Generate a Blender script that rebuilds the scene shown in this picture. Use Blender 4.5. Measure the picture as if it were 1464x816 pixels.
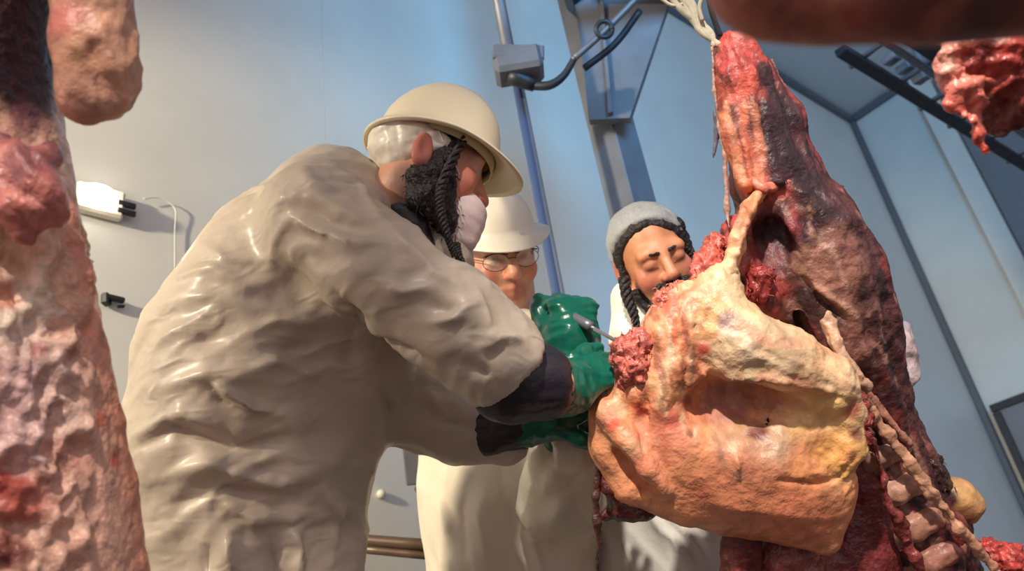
import bpy, math, random
import numpy as np
from mathutils import Matrix, Vector

random.seed(7)
rng = np.random.default_rng(7)
scene = bpy.context.scene
for o in list(bpy.data.objects):
    bpy.data.objects.remove(o, do_unlink=True)

# ------------------------------------------------------------------ camera
F_PX = 1180.0
CAM_Z = 0.70
def unit(v):
    v = np.array(v, float)
    return v / np.linalg.norm(v)
_Z = unit([-332, 2058, -F_PX])
_F = np.array([0, 0, -1.0])
_Y = unit(_F - (_F @ _Z) * _Z)
_X = np.cross(_Y, _Z)
CAM_R = np.array([_X, _Y, _Z])                    # camera axes -> world axes
CAM_P = np.array([0, 0, CAM_Z])
cam_data = bpy.data.cameras.new('camera')
cam = bpy.data.objects.new('camera', cam_data)
scene.collection.objects.link(cam)
m = Matrix([[*CAM_R[i], CAM_P[i]] for i in range(3)] + [[0, 0, 0, 1]])
cam.matrix_world = m
cam_data.sensor_width = 36.0
cam_data.lens = 36.0 * F_PX / 1464.0
cam_data.clip_start = 0.02
cam_data.dof.use_dof = True
cam_data.dof.focus_distance = 1.38
cam_data.dof.aperture_fstop = 5.0
scene.camera = cam

# ------------------------------------------------------------------ light
scene.view_settings.view_transform = 'Standard'
scene.view_settings.look = 'None'
scene.view_settings.gamma = 1.0
scene.view_settings.exposure = 0.0
scene.view_settings.use_curve_mapping = False
world = bpy.data.worlds.new('world')
scene.world = world
world.use_nodes = True
wb = world.node_tree.nodes['Background']
wb.inputs[0].default_value = (0.72, 0.62, 0.65, 1)
wb.inputs[1].default_value = 1.05

def lamp(kind, name, loc, target, energy, color, **kw):
    l = bpy.data.lights.new(name, kind)
    l.energy = energy
    l.color = color
    for k, v in kw.items():
        setattr(l, k, v)
    o = bpy.data.objects.new(name, l)
    scene.collection.objects.link(o)
    o.location = loc
    d = Vector(target) - Vector(loc)
    o.rotation_euler = d.to_track_quat('-Z', 'Y').to_euler()
    return o
# a lamp above the camera on the carcass, a warm lamp on the left bay, an added cool spot tinting the far corner blue
lamp('SPOT', 'carcass_lamp', (0.0, -1.3, 2.6), (0.50, 1.25, 1.22), 560, (1.0, 0.92, 0.80),
     spot_size=math.radians(27), spot_blend=0.75, shadow_soft_size=0.05)
lamp('SPOT', 'warm_side_light', (-3.0, -0.9, 2.6), (-1.15, 2.0, 2.0), 860, (1.0, 0.87, 0.62),
     spot_size=math.radians(54), spot_blend=0.6, shadow_soft_size=0.10)
lamp('SPOT', 'left_carcass_fill', (-0.15, -1.1, 2.2), (-0.64, 0.65, 1.05), 140, (1.0, 0.88, 0.74),
     spot_size=math.radians(26), spot_blend=0.6, shadow_soft_size=0.05)  # unseen fill spot, added to brighten the left carcass
lamp('SPOT', 'cool_wall_fill', (1.5, -0.5, 3.3), (1.7, 5.0, 4.2), 640, (0.10, 0.54, 1.0),
     spot_size=math.radians(96), spot_blend=0.8, shadow_soft_size=0.7)  # unseen spot added to turn the far walls blue, cone kept off the carcass

# ------------------------------------------------------------------ pixel -> place helpers
def P(px, py, d):
    return CAM_R @ np.array([(px - 732) / F_PX * d, -(py - 408) / F_PX * d, -d]) + CAM_P
def ray(px, py):
    return unit(P(px, py, 1.0) - CAM_P)
def at_z(px, py, z):
    r = ray(px, py)
    return CAM_P + r * (z - CAM_Z) / r[2]
def on_plane(px, py, p0, n):
    r = ray(px, py)
    return CAM_P + r * (np.dot(np.array(p0) - CAM_P, n) / np.dot(r, n))
def camv(x, y, z):
    return unit(CAM_R @ np.array([x, y, z], float))      # direction given as right, up, back
def project(V):
    c = (V - CAM_P) @ CAM_R
    d = -c[:, 2]
    return 732 + F_PX * c[:, 0] / d, 408 - F_PX * c[:, 1] / d, d
def srgb(r, g, b):
    f = lambda c: c / 12.92 if c <= 0.04045 else ((c + 0.055) / 1.055) ** 2.4
    return np.array([f(r / 255), f(g / 255), f(b / 255)])

# ------------------------------------------------------------------ numpy noise
def _hash(i, j, k, s):
    h = (i * 374761393 + j * 668265263 + k * 2147483647 + s * 1274126177) & 0xffffffff
    h = ((h ^ (h >> 13)) * 1274126177) & 0xffffffff
    return ((h ^ (h >> 16)) & 0xffff) / 65535.0 * 2 - 1
def noise(p, s=0):
    p = np.asarray(p, float)
    i = np.floor(p).astype(np.int64)
    f = p - i
    u = f * f * f * (f * (f * 6 - 15) + 10)
    r = 0
    for a in (0, 1):
        for b in (0, 1):
            for c in (0, 1):
                w = (u[:, 0] if a else 1 - u[:, 0]) * (u[:, 1] if b else 1 - u[:, 1]) * (u[:, 2] if c else 1 - u[:, 2])
                r = r + w * _hash(i[:, 0] + a, i[:, 1] + b, i[:, 2] + c, s)
    return r
def fbm(p, o=3, s=0):
    r, a = 0, 1.0
    for k in range(o):
        r = r + a * noise(p * 2.03 ** k + 17.3 * k, s + k)
        a *= 0.5
    return r
def ridged(p, s=0, o=2):
    r, a = 0, 1.0
    for k in range(o):
        r = r + a * (1 - np.abs(noise(p * 2.1 ** k + 5.1 * k, s + k)) * 2)
        a *= 0.5
    return r

# ------------------------------------------------------------------ signed distance modelling
class Prim:
    def __init__(s, fn, lo, hi, col=(0.5, 0.5, 0.5), k=0.02, sub=False):
        s.fn, s.lo, s.hi, s.col, s.k, s.sub = fn, np.array(lo, float), np.array(hi, float), np.array(col, float), k, sub
def cap(a, b, ra, rb, col=(.5, .5, .5), k=0.02, sub=False, flat=None):
    a = np.array(a, float); b = np.array(b, float)
    ab = b - a
    L = max(ab @ ab, 1e-12)
    mid = (a + b) / 2
    def fn(p):
        q = p
        if flat is not None:
            n, s = flat
            dd = (p - mid) @ n
            dm = dd * (1 / s - 1)
            q = p + dm[..., None] * n
        t = np.clip(((q - a) @ ab) / L, 0, 1)
        d = np.linalg.norm(q - a - t[..., None] * ab, axis=-1) - (ra + (rb - ra) * t)
        return d * (min(1, flat[1] * 1.3) if flat is not None else 1)
    r = max(ra, rb) * (max(1, flat[1]) if flat is not None else 1)
    return Prim(fn, np.minimum(a, b) - r, np.maximum(a, b) + r, col, k, sub)
def ell(c, r, R=None, col=(.5, .5, .5), k=0.02, sub=False):
    c = np.array(c, float); r = np.array(r, float)
    R = np.eye(3) if R is None else np.array(R)          # columns = local axes in the world
    def fn(p):
        q = (p - c) @ R
        k0 = np.linalg.norm(q / r, axis=-1)
        k1 = np.linalg.norm(q / (r * r), axis=-1)
        return k0 * (k0 - 1) / np.maximum(k1, 1e-9)
    e = np.sqrt(((R * r) ** 2).sum(1))
    return Prim(fn, c - e, c + e, col, k, sub)
def rbox(c, h, R=None, r=0.01, col=(.5, .5, .5), k=0.02, sub=False):
    c = np.array(c, float); h = np.array(h, float)
    R = np.eye(3) if R is None else np.array(R)
    def fn(p):
        q = np.abs((p - c) @ R) - (h - r)
        return np.linalg.norm(np.maximum(q, 0), axis=-1) + np.minimum(q.max(-1), 0) - r
    e = (np.abs(R) * h).sum(1)
    return Prim(fn, c - e, c + e, col, k, sub)
def cut(p0, n, k=0.008):
    p0 = np.array(p0, float); n = unit(n)
    return Prim(lambda p: -((p - p0) @ n), (-9, -9, -9), (9, 9, 9), (.5, .5, .5), k, True)
def chain(pts, col=(.5, .5, .5), k=0.02, sub=False, flat=None):
    """pts: (x, y, z, r) in metres"""
    return [cap(p[:3], q[:3], p[3], q[3], col, k, sub, flat) for p, q in zip(pts[:-1], pts[1:])]
def pchain(pts, col=(.5, .5, .5), k=0.02, sub=False, flat=None):
    """pts: (px, py, depth, radius in px)"""
    return chain([(*P(a, b, d), r * d / F_PX) for a, b, d, r in pts], col, k, sub, flat)

def axis(lo, hi, h, fine=None):
    """grid line positions; fine = (a, b, h2) refines a stretch"""
    if fine is None:
        return np.arange(lo, hi + h, h)
    a, b, h2 = fine
    out = [lo]
    while out[-1] < hi:
        x = out[-1]
        if a <= x <= b:
            st = h2
        else:
            gap = (a - x) if x < a else (x - b)
            st = min(h, h2 + gap * 0.25)
        out.append(x + st)
    return np.array(out)

def surface_nets(val, ax):
    nx, ny, nz = val.shape
    ins = val < 0
    corner = [(a, b, c) for a in (0, 1) for b in (0, 1) for c in (0, 1)]
    cnt = np.zeros((nx - 1, ny - 1, nz - 1), np.int8)
    for a, b, c in corner:
        cnt += ins[a:nx - 1 + a, b:ny - 1 + b, c:nz - 1 + c]
    act = np.argwhere((cnt > 0) & (cnt < 8))
    idx = np.full((nx - 1, ny - 1, nz - 1), -1, np.int64)
    idx[act[:, 0], act[:, 1], act[:, 2]] = np.arange(len(act))
    acc = np.zeros((len(act), 3)); num = np.zeros(len(act))
    cv = np.stack([val[act[:, 0] + a, act[:, 1] + b, act[:, 2] + c] for a, b, c in corner], 1).astype(float)
    X = [np.stack([ax[k][act[:, k]], ax[k][act[:, k] + 1]], 1) for k in range(3)]
    for i, ca in enumerate(corner):
        for j, cb in enumerate(corner):
            if j <= i or sum(abs(x - y) for x, y in zip(ca, cb)) != 1:
                continue
            va, vb = cv[:, i], cv[:, j]
            m = (va < 0) != (vb < 0)
            t = va[m] / (va[m] - vb[m])
            for k in range(3):
                acc[m, k] += X[k][m, ca[k]] * (1 - t) + X[k][m, cb[k]] * t
            num[m] += 1
    V = acc / num[:, None]
    quads = []
    for d in range(3):
        s0 = [slice(None)] * 3; s1 = [slice(None)] * 3
        s0[d] = slice(0, -1); s1[d] = slice(1, None)
        A, B = ins[tuple(s0)], ins[tuple(s1)]
        e = np.argwhere(A != B)
        u, v = (d + 1) % 3, (d + 2) % 3
        ok = (e[:, u] > 0) & (e[:, v] > 0) & (e[:, u] < val.shape[u] - 1) & (e[:, v] < val.shape[v] - 1)
        e = e[ok]
        if not len(e):
            continue
        def cell(du, dv):
            c = e.copy(); c[:, u] += du; c[:, v] += dv
            return idx[c[:, 0], c[:, 1], c[:, 2]]
        q = np.stack([cell(-1, -1), cell(0, -1), cell(0, 0), cell(-1, 0)], 1)
        flip = ~A[e[:, 0], e[:, 1], e[:, 2]]
        q[flip] = q[flip][:, ::-1]
        quads.append(q)
    return V, np.concatenate(quads)

def vnormals(V, Q):
    a, b, c, d = (V[Q[:, k]] for k in range(4))
    n = np.cross(c - a, d - b)
    N = np.zeros_like(V)
    for k in range(4):
        for x in range(3):
            N[:, x] += np.bincount(Q[:, k], n[:, x], len(V))
    return N / np.maximum(np.linalg.norm(N, axis=1), 1e-12)[:, None]
def relax(V, Q, it, w=0.5):
    E = np.concatenate([Q[:, [0, 1]], Q[:, [1, 2]], Q[:, [2, 3]], Q[:, [3, 0]]])
    deg = np.bincount(E.ravel(), minlength=len(V))
    for _ in range(it):
        S = np.zeros_like(V)
        for x in range(3):
            S[:, x] = np.bincount(E[:, 0], V[E[:, 1], x], len(V)) + np.bincount(E[:, 1], V[E[:, 0], x], len(V))
        V = V + w * (S / np.maximum(deg, 1)[:, None] - V)
    return V

def link(o, parent=None):
    scene.collection.objects.link(o)
    if parent is not None:
        o.parent = parent
        o.matrix_parent_inverse = parent.matrix_world.inverted()
    return o
def to_mesh(name, V, faces, mat=None, parent=None, col=None, smooth=True):
    me = bpy.data.meshes.new(name)
    V = np.asarray(V, float)
    if isinstance(faces, np.ndarray):
        n = len(faces)
        me.vertices.add(len(V))
        me.vertices.foreach_set('co', V.astype(np.float32).ravel())
        me.loops.add(n * faces.shape[1])
        me.loops.foreach_set('vertex_index', faces.astype(np.int32).ravel())
        me.polygons.add(n)
        me.polygons.foreach_set('loop_start', np.arange(0, n * faces.shape[1], faces.shape[1], dtype=np.int32))
        me.update(calc_edges=True)
        me.validate()
    else:
        me.from_pydata([tuple(v) for v in V], [], faces)
    me.polygons.foreach_set('use_smooth', np.full(len(me.polygons), smooth))
    if col is not None:
        at = me.attributes.new('Col', 'FLOAT_COLOR', 'POINT')
        at.data.foreach_set('color', np.concatenate([col, np.ones((len(col), 1))], 1).astype(np.float32).ravel())
    if mat is not None:
        me.materials.append(mat)
    me.update()
    o = bpy.data.objects.new(name, me)
    return link(o, parent)

class Sculpt:
    """a closed organic surface grown from blended shapes, then pushed and coloured point by point"""
    def __init__(s, prims, h, fine=None, smooth=2, cw=0.008, kk=None):
        lo = np.min([p.lo for p in prims if not p.sub], 0) - 3 * h - 0.012
        hi = np.max([p.hi for p in prims if not p.sub], 0) + 3 * h + 0.012
        fine = fine or (None, None, None)
        ax = [axis(lo[k], hi[k], h, fine[k]) for k in range(3)]
        val = np.full([len(a) for a in ax], 1.0, np.float32)
        for p in prims:
            m = p.k + 3 * h
            sl = []
            for k in range(3):
                i0 = max(0, np.searchsorted(ax[k], p.lo[k] - m) - 1)
                i1 = min(len(ax[k]), np.searchsorted(ax[k], p.hi[k] + m) + 1)
                sl.append(slice(i0, max(i1, i0 + 1)))
            sl = tuple(sl)
            if any(q.start >= q.stop for q in sl):
                continue
            G = np.stack(np.meshgrid(ax[0][sl[0]], ax[1][sl[1]], ax[2][sl[2]], indexing='ij'), -1).astype(np.float32)
            d = p.fn(G).astype(np.float32)
            b = val[sl]
            kq = max(p.k, 1e-5)
            if p.sub:
                hh = np.maximum(kq - np.abs(b + d), 0) / kq
                val[sl] = np.maximum(b, -d) + hh * hh * kq * 0.25
            else:
                hh = np.maximum(kq - np.abs(b - d), 0) / kq
                val[sl] = np.minimum(b, d) - hh * hh * kq * 0.25
        s.V, s.Q = surface_nets(val, ax)
        s.V = relax(s.V, s.Q, smooth)
        add = [p for p in prims if not p.sub]
        D = np.stack([p.fn(s.V) for p in add], 1)
        W = np.exp(-np.clip((D - D.min(1, keepdims=True)) / cw, 0, 40))
        s.C = (W[:, :, None] * np.stack([p.col for p in add])[None]).sum(1) / W.sum(1)[:, None]
        s.refresh()
    def refresh(s):
        s.N = vnormals(s.V, s.Q)
        s.px, s.py, s.d = project(s.V)
    def snap(s, px, py):
        r2 = (s.px - px) ** 2 + (s.py - py) ** 2
        c = np.where(r2 < 64)[0]
        if not len(c):
            return s.V[np.argmin(r2)]
        return s.V[c[np.argmin(s.d[c])]]
    def push(s, amt):
        s.V = s.V + s.N * np.asarray(amt)[:, None]
        s.refresh()
    def fold(s, pts, w, h, power=1.25):
        """a ridge (h > 0) or groove along a line laid over the surface"""
        A = [s.snap(*p) for p in pts]
        best = np.full(len(s.V), 9.0); tt = np.zeros(len(s.V))
        n = len(A) - 1
        for i in range(n):
            ab = A[i + 1] - A[i]; L = max(ab @ ab, 1e-9)
            t = np.clip(((s.V - A[i]) @ ab) / L, 0, 1)
            d = np.linalg.norm(s.V - A[i] - t[:, None] * ab, axis=1)
            u = d < best
            best = np.where(u, d, best); tt = np.where(u, (i + t) / n, tt)
        e = np.sin(np.pi * np.clip(tt, 0.04, 0.96)) ** 0.6
        s.V = s.V + s.N * (h * e * np.exp(-(best / w) ** power))[:, None]
    def folds(s, lst, dpx):
        for pts, w, h in lst:
            s.fold(pts, w * dpx / F_PX, h)
        s.refresh()
    def paint(s, blobs, dpx):
        """patches of another tissue, colour or painted shade around points of the surface"""
        for px, py, r, col, a in blobs:
            c = s.snap(px, py)
            rr = r * dpx / F_PX
            dd = np.linalg.norm(s.V - c, axis=1) / rr
            dd = dd + 0.35 * noise(s.V * (0.9 / rr), 3)
            w = a * np.clip(1.35 - dd, 0, 0.7) / 0.7
            s.C = s.C * (1 - w[:, None]) + np.array(col)[None] * w[:, None]
    def strokes(s, lst, dpx):
        for pts, r, col, a in lst:
            A = [s.snap(*p) for p in pts]
            best = np.full(len(s.V), 9.0)
            for i in range(len(A) - 1):
                ab = A[i + 1] - A[i]; L = max(ab @ ab, 1e-9)
                t = np.clip(((s.V - A[i]) @ ab) / L, 0, 1)
                best = np.minimum(best, np.linalg.norm(s.V - A[i] - t[:, None] * ab, axis=1))
            rr = r * dpx / F_PX
            w = a * np.clip(1.4 - best / rr - 0.5 * noise(s.V * (0.7 / rr), 8), 0, 0.7) / 0.7
            s.C = s.C * (1 - w[:, None]) + np.array(col)[None] * w[:, None]
    def streak(s, col, axis_dir, across, along, th, amt, seed=0):
        q = s.V @ frame_z(axis_dir)
        n = noise(np.stack([q[:, 0] * across, q[:, 1] * across, q[:, 2] * along], 1) + 1.3 * noise(s.V * across * .4, seed + 5)[:, None], seed)
        w = amt * np.clip((n - th) / .18, 0, 1)
        s.C = s.C * (1 - w[:, None]) + np.array(col)[None] * w[:, None]
    def mottle(s, scale, amt, seed=0, stretch=(1, 1, 1)):
        n = fbm(s.V * scale * np.array(stretch), 3, seed)
        s.C = np.clip(s.C * (1 + amt * n[:, None]), 0.002, 1)
    def build(s, name, mat, parent=None):
        return to_mesh(name, s.V, s.Q, mat, parent, s.C)

# ------------------------------------------------------------------ materials
def nodes(name):
    m = bpy.data.materials.new(name)
    m.use_nodes = True
    return m, m.node_tree.nodes, m.node_tree.links, m.node_tree.nodes['Principled BSDF']
def material(name, color=None, rough=0.5, metal=0.0, noise_scale=0, noise_amt=0.0, bump=0.0, bump_scale=40, attr=False,
             spec=0.5, coat=0.0, sss=0.0, stretch=(1, 1, 1), alpha=1.0, detail=6, trans=0.0):
    m, N, L, b = nodes(name)
    tc = N.new('ShaderNodeTexCoord')
    mp = N.new('ShaderNodeMapping')
    mp.inputs['Scale'].default_value = stretch
    L.new(tc.outputs['Object'], mp.inputs['Vector'])
    if attr:
        a = N.new('ShaderNodeAttribute'); a.attribute_name = 'Col'
        src = a.outputs['Color']
    else:
        rgb = N.new('ShaderNodeRGB'); rgb.outputs[0].default_value = (*color, 1)
        src = rgb.outputs[0]
    if noise_amt:
        n = N.new('ShaderNodeTexNoise')
        n.inputs['Scale'].default_value = noise_scale
        n.inputs['Detail'].default_value = detail
        L.new(mp.outputs[0], n.inputs['Vector'])
        mr = N.new('ShaderNodeMapRange')
        mr.inputs['From Min'].default_value = 0.3; mr.inputs['From Max'].default_value = 0.7
        mr.inputs['To Min'].default_value = 1 - noise_amt; mr.inputs['To Max'].default_value = 1 + noise_amt
        L.new(n.outputs['Fac'], mr.inputs['Value'])
        vm = N.new('ShaderNodeVectorMath'); vm.operation = 'SCALE'
        L.new(src, vm.inputs[0]); L.new(mr.outputs[0], vm.inputs['Scale'])
        src = vm.outputs[0]
    L.new(src, b.inputs['Base Color'])
    b.inputs['Roughness'].default_value = rough
    b.inputs['Metallic'].default_value = metal
    b.inputs['Specular IOR Level'].default_value = spec
    b.inputs['Coat Weight'].default_value = coat
    b.inputs['Coat Roughness'].default_value = 0.25
    b.inputs['Alpha'].default_value = alpha
    b.inputs['Transmission Weight'].default_value = trans
    if sss:
        b.inputs['Subsurface Weight'].default_value = sss
        b.inputs['Subsurface Radius'].default_value = (0.012, 0.004, 0.002)
        b.inputs['Subsurface Scale'].default_value = 1.0
    if bump:
        n2 = N.new('ShaderNodeTexNoise')
        n2.inputs['Scale'].default_value = bump_scale
        n2.inputs['Detail'].default_value = 5
        L.new(mp.outputs[0], n2.inputs['Vector'])
        bp = N.new('ShaderNodeBump')
        bp.inputs['Strength'].default_value = bump
        bp.inputs['Distance'].default_value = 0.01
        L.new(n2.outputs['Fac'], bp.inputs['Height'])
        L.new(bp.outputs[0], b.inputs['Normal'])
    return m
M = {}
M['wall'] = material('painted_panel', srgb(208, 208, 202), 0.4, noise_scale=3, noise_amt=0.04)
M['wall_dark'] = material('grey_door_panel', srgb(120, 120, 126), 0.5, noise_scale=4, noise_amt=0.06)
M['joint'] = material('joint_sealant', srgb(96, 98, 104), 0.6)
M['ceiling'] = material('ceiling_panel', srgb(190, 192, 192), 0.5, noise_scale=3, noise_amt=0.04)
M['floor'] = material('wet_concrete', srgb(120, 112, 104), 0.35, noise_scale=6, noise_amt=0.2, bump=0.2)
M['steel'] = material('galvanised_steel', srgb(128, 130, 138), 0.42, 0.55, noise_scale=14, noise_amt=0.12)
M['steel_dark'] = material('dark_steel', srgb(52, 54, 60), 0.45, 0.4, noise_scale=20, noise_amt=0.2)
M['column'] = material('grey_painted_steel', srgb(104, 106, 114), 0.6, 0.0, noise_scale=9, noise_amt=0.14)
M['steel_bright'] = material('bright_steel', srgb(196, 206, 226), 0.22, 0.85)
M['steel_blue'] = material('blue_steel_tube', srgb(96, 116, 160), 0.35, 0.4)
M['rail'] = material('brown_painted_steel', srgb(104, 84, 70), 0.4, 0.25, noise_scale=18, noise_amt=0.12)
M['rope'] = material('frayed_cord', srgb(188, 180, 158), 0.8, noise_scale=60, noise_amt=0.2)
M['black'] = material('black_plastic', srgb(30, 28, 30), 0.5)
M['black_cloth'] = material('black_oversleeve', srgb(34, 30, 38), 0.42, noise_scale=30, noise_amt=0.15, bump=0.25, bump_scale=60)
M['coat'] = material('white_plastic_gown', attr=True, rough=0.5, noise_scale=9, noise_amt=0.05, bump=0.2, bump_scale=30, coat=0.22, spec=0.4)
M['coat_cloth'] = material('white_cotton_coat', attr=True, rough=0.7, noise_scale=10, noise_amt=0.04, bump=0.2, bump_scale=40)
M['skin'] = material('skin', attr=True, rough=0.48, noise_scale=40, noise_amt=0.08, bump=0.08, bump_scale=120, sss=0.06)
M['hair'] = material('dark_hair', srgb(34, 28, 30), 0.45, noise_scale=90, noise_amt=0.35, bump=0.6, bump_scale=160)
M['hair_grey'] = material('grey_hair', srgb(120, 114, 108), 0.6, noise_scale=90, noise_amt=0.3, bump=0.5, bump_scale=160)
M['hat_cream'] = material('cream_hard_hat', srgb(244, 232, 198), 0.34, coat=0.2, noise_scale=8, noise_amt=0.03)
M['hat_white'] = material('white_hard_hat', srgb(226, 218, 202), 0.38, coat=0.15, noise_scale=8, noise_amt=0.03)
M['strap'] = material('hat_suspension', srgb(206, 196, 150), 0.6)
M['net'] = material('hair_net', srgb(196, 198, 200), 0.7, noise_scale=160, noise_amt=0.12, bump=0.2, bump_scale=220, alpha=0.62)
M['mask'] = material('surgical_mask', srgb(222, 200, 196), 0.75, noise_scale=60, noise_amt=0.03, bump=0.1, bump_scale=120)
M['glove'] = material('green_rubber_glove', srgb(10, 94, 76), 0.28, noise_scale=16, noise_amt=0.12, bump=0.25, bump_scale=34)
M['glass'] = material('spectacle_lens', (0.95, 0.95, 0.95), 0.02, alpha=0.16)
M['blade'] = material('knife_blade', srgb(214, 214, 214), 0.2, 0.9)
M['meat'] = material('raw_meat', attr=True, rough=0.48, noise_scale=55, noise_amt=0.24, bump=0.55, bump_scale=75, sss=0.05)
M['meat_wet'] = material('wet_raw_meat', attr=True, rough=0.22, noise_scale=70, noise_amt=0.25, bump=0.6, bump_scale=85)
M['fat'] = material('beef_fat', attr=True, rough=0.42, noise_scale=48, noise_amt=0.16, bump=0.5, bump_scale=60, sss=0.08)
M['bone'] = material('bone', attr=True, rough=0.4, noise_scale=60, noise_amt=0.2, bump=0.3, bump_scale=80)
def film(m, scale, strength, stretch):
    N, L = m.node_tree.nodes, m.node_tree.links
    b = N['Principled BSDF']
    old = b.inputs['Normal'].links[0].from_node
    tc = N.new('ShaderNodeTexCoord'); mp = N.new('ShaderNodeMapping'); mp.inputs['Scale'].default_value = stretch
    mp.inputs['Rotation'].default_value = (0.3, 0.5, 0.2)
    L.new(tc.outputs['Object'], mp.inputs['Vector'])
    n = N.new('ShaderNodeTexNoise'); n.noise_type = 'RIDGED_MULTIFRACTAL'
    n.inputs['Scale'].default_value = scale; n.inputs['Detail'].default_value = 3; n.inputs['Distortion'].default_value = 0.6
    L.new(mp.outputs[0], n.inputs['Vector'])
    bp = N.new('ShaderNodeBump'); bp.inputs['Strength'].default_value = strength; bp.inputs['Distance'].default_value = 0.006
    L.new(n.outputs[0], bp.inputs['Height']); L.new(old.outputs[0], bp.inputs['Normal']); L.new(bp.outputs[0], b.inputs['Normal'])
film(M['coat'], 7.0, 0.9, (1, 1, 2.6))
film(M['coat'], 19.0, 0.55, (1, 1.2, 2.2))
film(M['coat_cloth'], 7.0, 0.8, (2.0, 2.0, 0.7))
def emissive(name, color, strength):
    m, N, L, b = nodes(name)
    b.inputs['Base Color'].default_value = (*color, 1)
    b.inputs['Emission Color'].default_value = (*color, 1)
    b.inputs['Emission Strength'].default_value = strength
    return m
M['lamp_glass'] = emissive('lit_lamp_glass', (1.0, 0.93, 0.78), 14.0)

# ------------------------------------------------------------------ hard-surface helpers
def empty(name, loc):
    o = bpy.data.objects.new(name, None)
    o.location = loc
    o.empty_display_size = 0.05
    scene.collection.objects.link(o)
    bpy.context.view_layer.update()
    return o
def tag(o, label=None, cat=None, group=None, kind=None):
    for k, v in (('label', label), ('category', cat), ('group', group), ('kind', kind)):
        if v:
            o[k] = v
    return o
def box_mesh(name, c, h, R=None, mat=None, parent=None, bevel=0.004):
    R = np.eye(3) if R is None else np.array(R)
    h = np.array(h, float); b = min(bevel, h.min() * 0.45)
    V, idx = [], {}
    for sx in (-1, 1):
        for sy in (-1, 1):
            for sz in (-1, 1):
                for k in range(3):
                    q = h - b; q[k] = h[k]
                    idx[(sx, sy, sz, k)] = len(V)
                    V.append(R @ (np.array([sx, sy, sz]) * q) + c)
    Fc = []
    S = [(-1, -1), (1, -1), (1, 1), (-1, 1)]
    def key(k, s, u, v):
        t = [0, 0, 0]; t[k] = s; t[(k + 1) % 3] = u; t[(k + 2) % 3] = v
        return tuple(t)
    for k in range(3):
        for s in (-1, 1):
            f = [idx[(*key(k, s, u, v), k)] for u, v in S]
            Fc.append(f if s > 0 else f[::-1])
    for k in range(3):                                    # bevelled edges run along axis k
        a, c2 = (k + 1) % 3, (k + 2) % 3
        for u, v in S:
            lo = key(k, -1, u, v); hi = key(k, 1, u, v)
            f = [idx[(*lo, a)], idx[(*hi, a)], idx[(*hi, c2)], idx[(*lo, c2)]]
            Fc.append(f if u * v < 0 else f[::-1])
    for sx in (-1, 1):
        for sy in (-1, 1):
            for sz in (-1, 1):
                f = [idx[(sx, sy, sz, k)] for k in range(3)]
                Fc.append(f if sx * sy * sz > 0 else f[::-1])
    return to_mesh(name, np.array(V), Fc, mat, parent, smooth=False)
def frame_z(d, ref=(0, 0, 1)):
    d = unit(d)
    if abs(d @ np.array(ref, float)) > 0.97:
        ref = (1, 0, 0)
    x = unit(np.cross(ref, d))
    return np.stack([x, np.cross(d, x), d], 1)
def beam(name, a, b, hw, hd, mat, parent=None, ref=(0, 1, 0), bevel=0.005):
    a = np.array(a, float); b = np.array(b, float)
    R = frame_z(b - a, ref)
    return box_mesh(name, (a + b) / 2, (hw, hd, np.linalg.norm(b - a) / 2), R, mat, parent, bevel)
def resample(pts, n):
    pts = np.array(pts, float)
    if len(pts) < 3:
        t = np.linspace(0, 1, n)[:, None]
        return pts[0] * (1 - t) + pts[-1] * t
    q = np.vstack([2 * pts[0] - pts[1], pts, 2 * pts[-1] - pts[-2]])
    out = []
    for x in np.linspace(0, len(pts) - 1 - 1e-6, n):
        i = int(x); t = x - i
        a, b, c, d = q[i], q[i + 1], q[i + 2], q[i + 3]
        out.append(0.5 * (2 * b + (c - a) * t + (2 * a - 5 * b + 4 * c - d) * t * t + (3 * b - a - 3 * c + d) * t ** 3))
    return np.array(out)
def tube_geo(pts, rad, sides=10, n=None, off=0):
    n = n or max(2, len(pts) * 5)
    C = resample(pts, n)
    r = np.interp(np.linspace(0, 1, n), np.linspace(0, 1, len(np.atleast_1d(rad))), np.atleast_1d(rad))
    T = np.gradient(C, axis=0)
    R = frame_z(T[0])
    x = R[:, 0]
    V, Fc = [], []
    for i in range(n):
        t = unit(T[i])
        x = unit(x - (x @ t) * t)
        y = np.cross(t, x)
        for k in range(sides):
            a = 2 * math.pi * k / sides
            V.append(C[i] + r[i] * (math.cos(a) * x + math.sin(a) * y))
    for i in range(n - 1):
        for k in range(sides):
            a, b = i * sides + k, i * sides + (k + 1) % sides
            Fc.append([off + a, off + b, off + b + sides, off + a + sides])
    Fc.append([off + k for k in range(sides)][::-1])
    Fc.append([off + (n - 1) * sides + k for k in range(sides)])
    return V, Fc
def tube(name, pts, rad, mat, parent=None, sides=10, n=None, col=None):
    V, Fc = tube_geo(pts, rad, sides, n)
    c = None if col is None else np.tile(np.array(col), (len(V), 1))
    return to_mesh(name, V, Fc, mat, parent, c)
def tubes(name, lst, mat, parent=None, sides=6):
    V, Fc = [], []
    for pts, rad, n in lst:
        v, f = tube_geo(pts, rad, sides, n, len(V))
        V += v; Fc += f
    return to_mesh(name, V, Fc, mat, parent)

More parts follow.
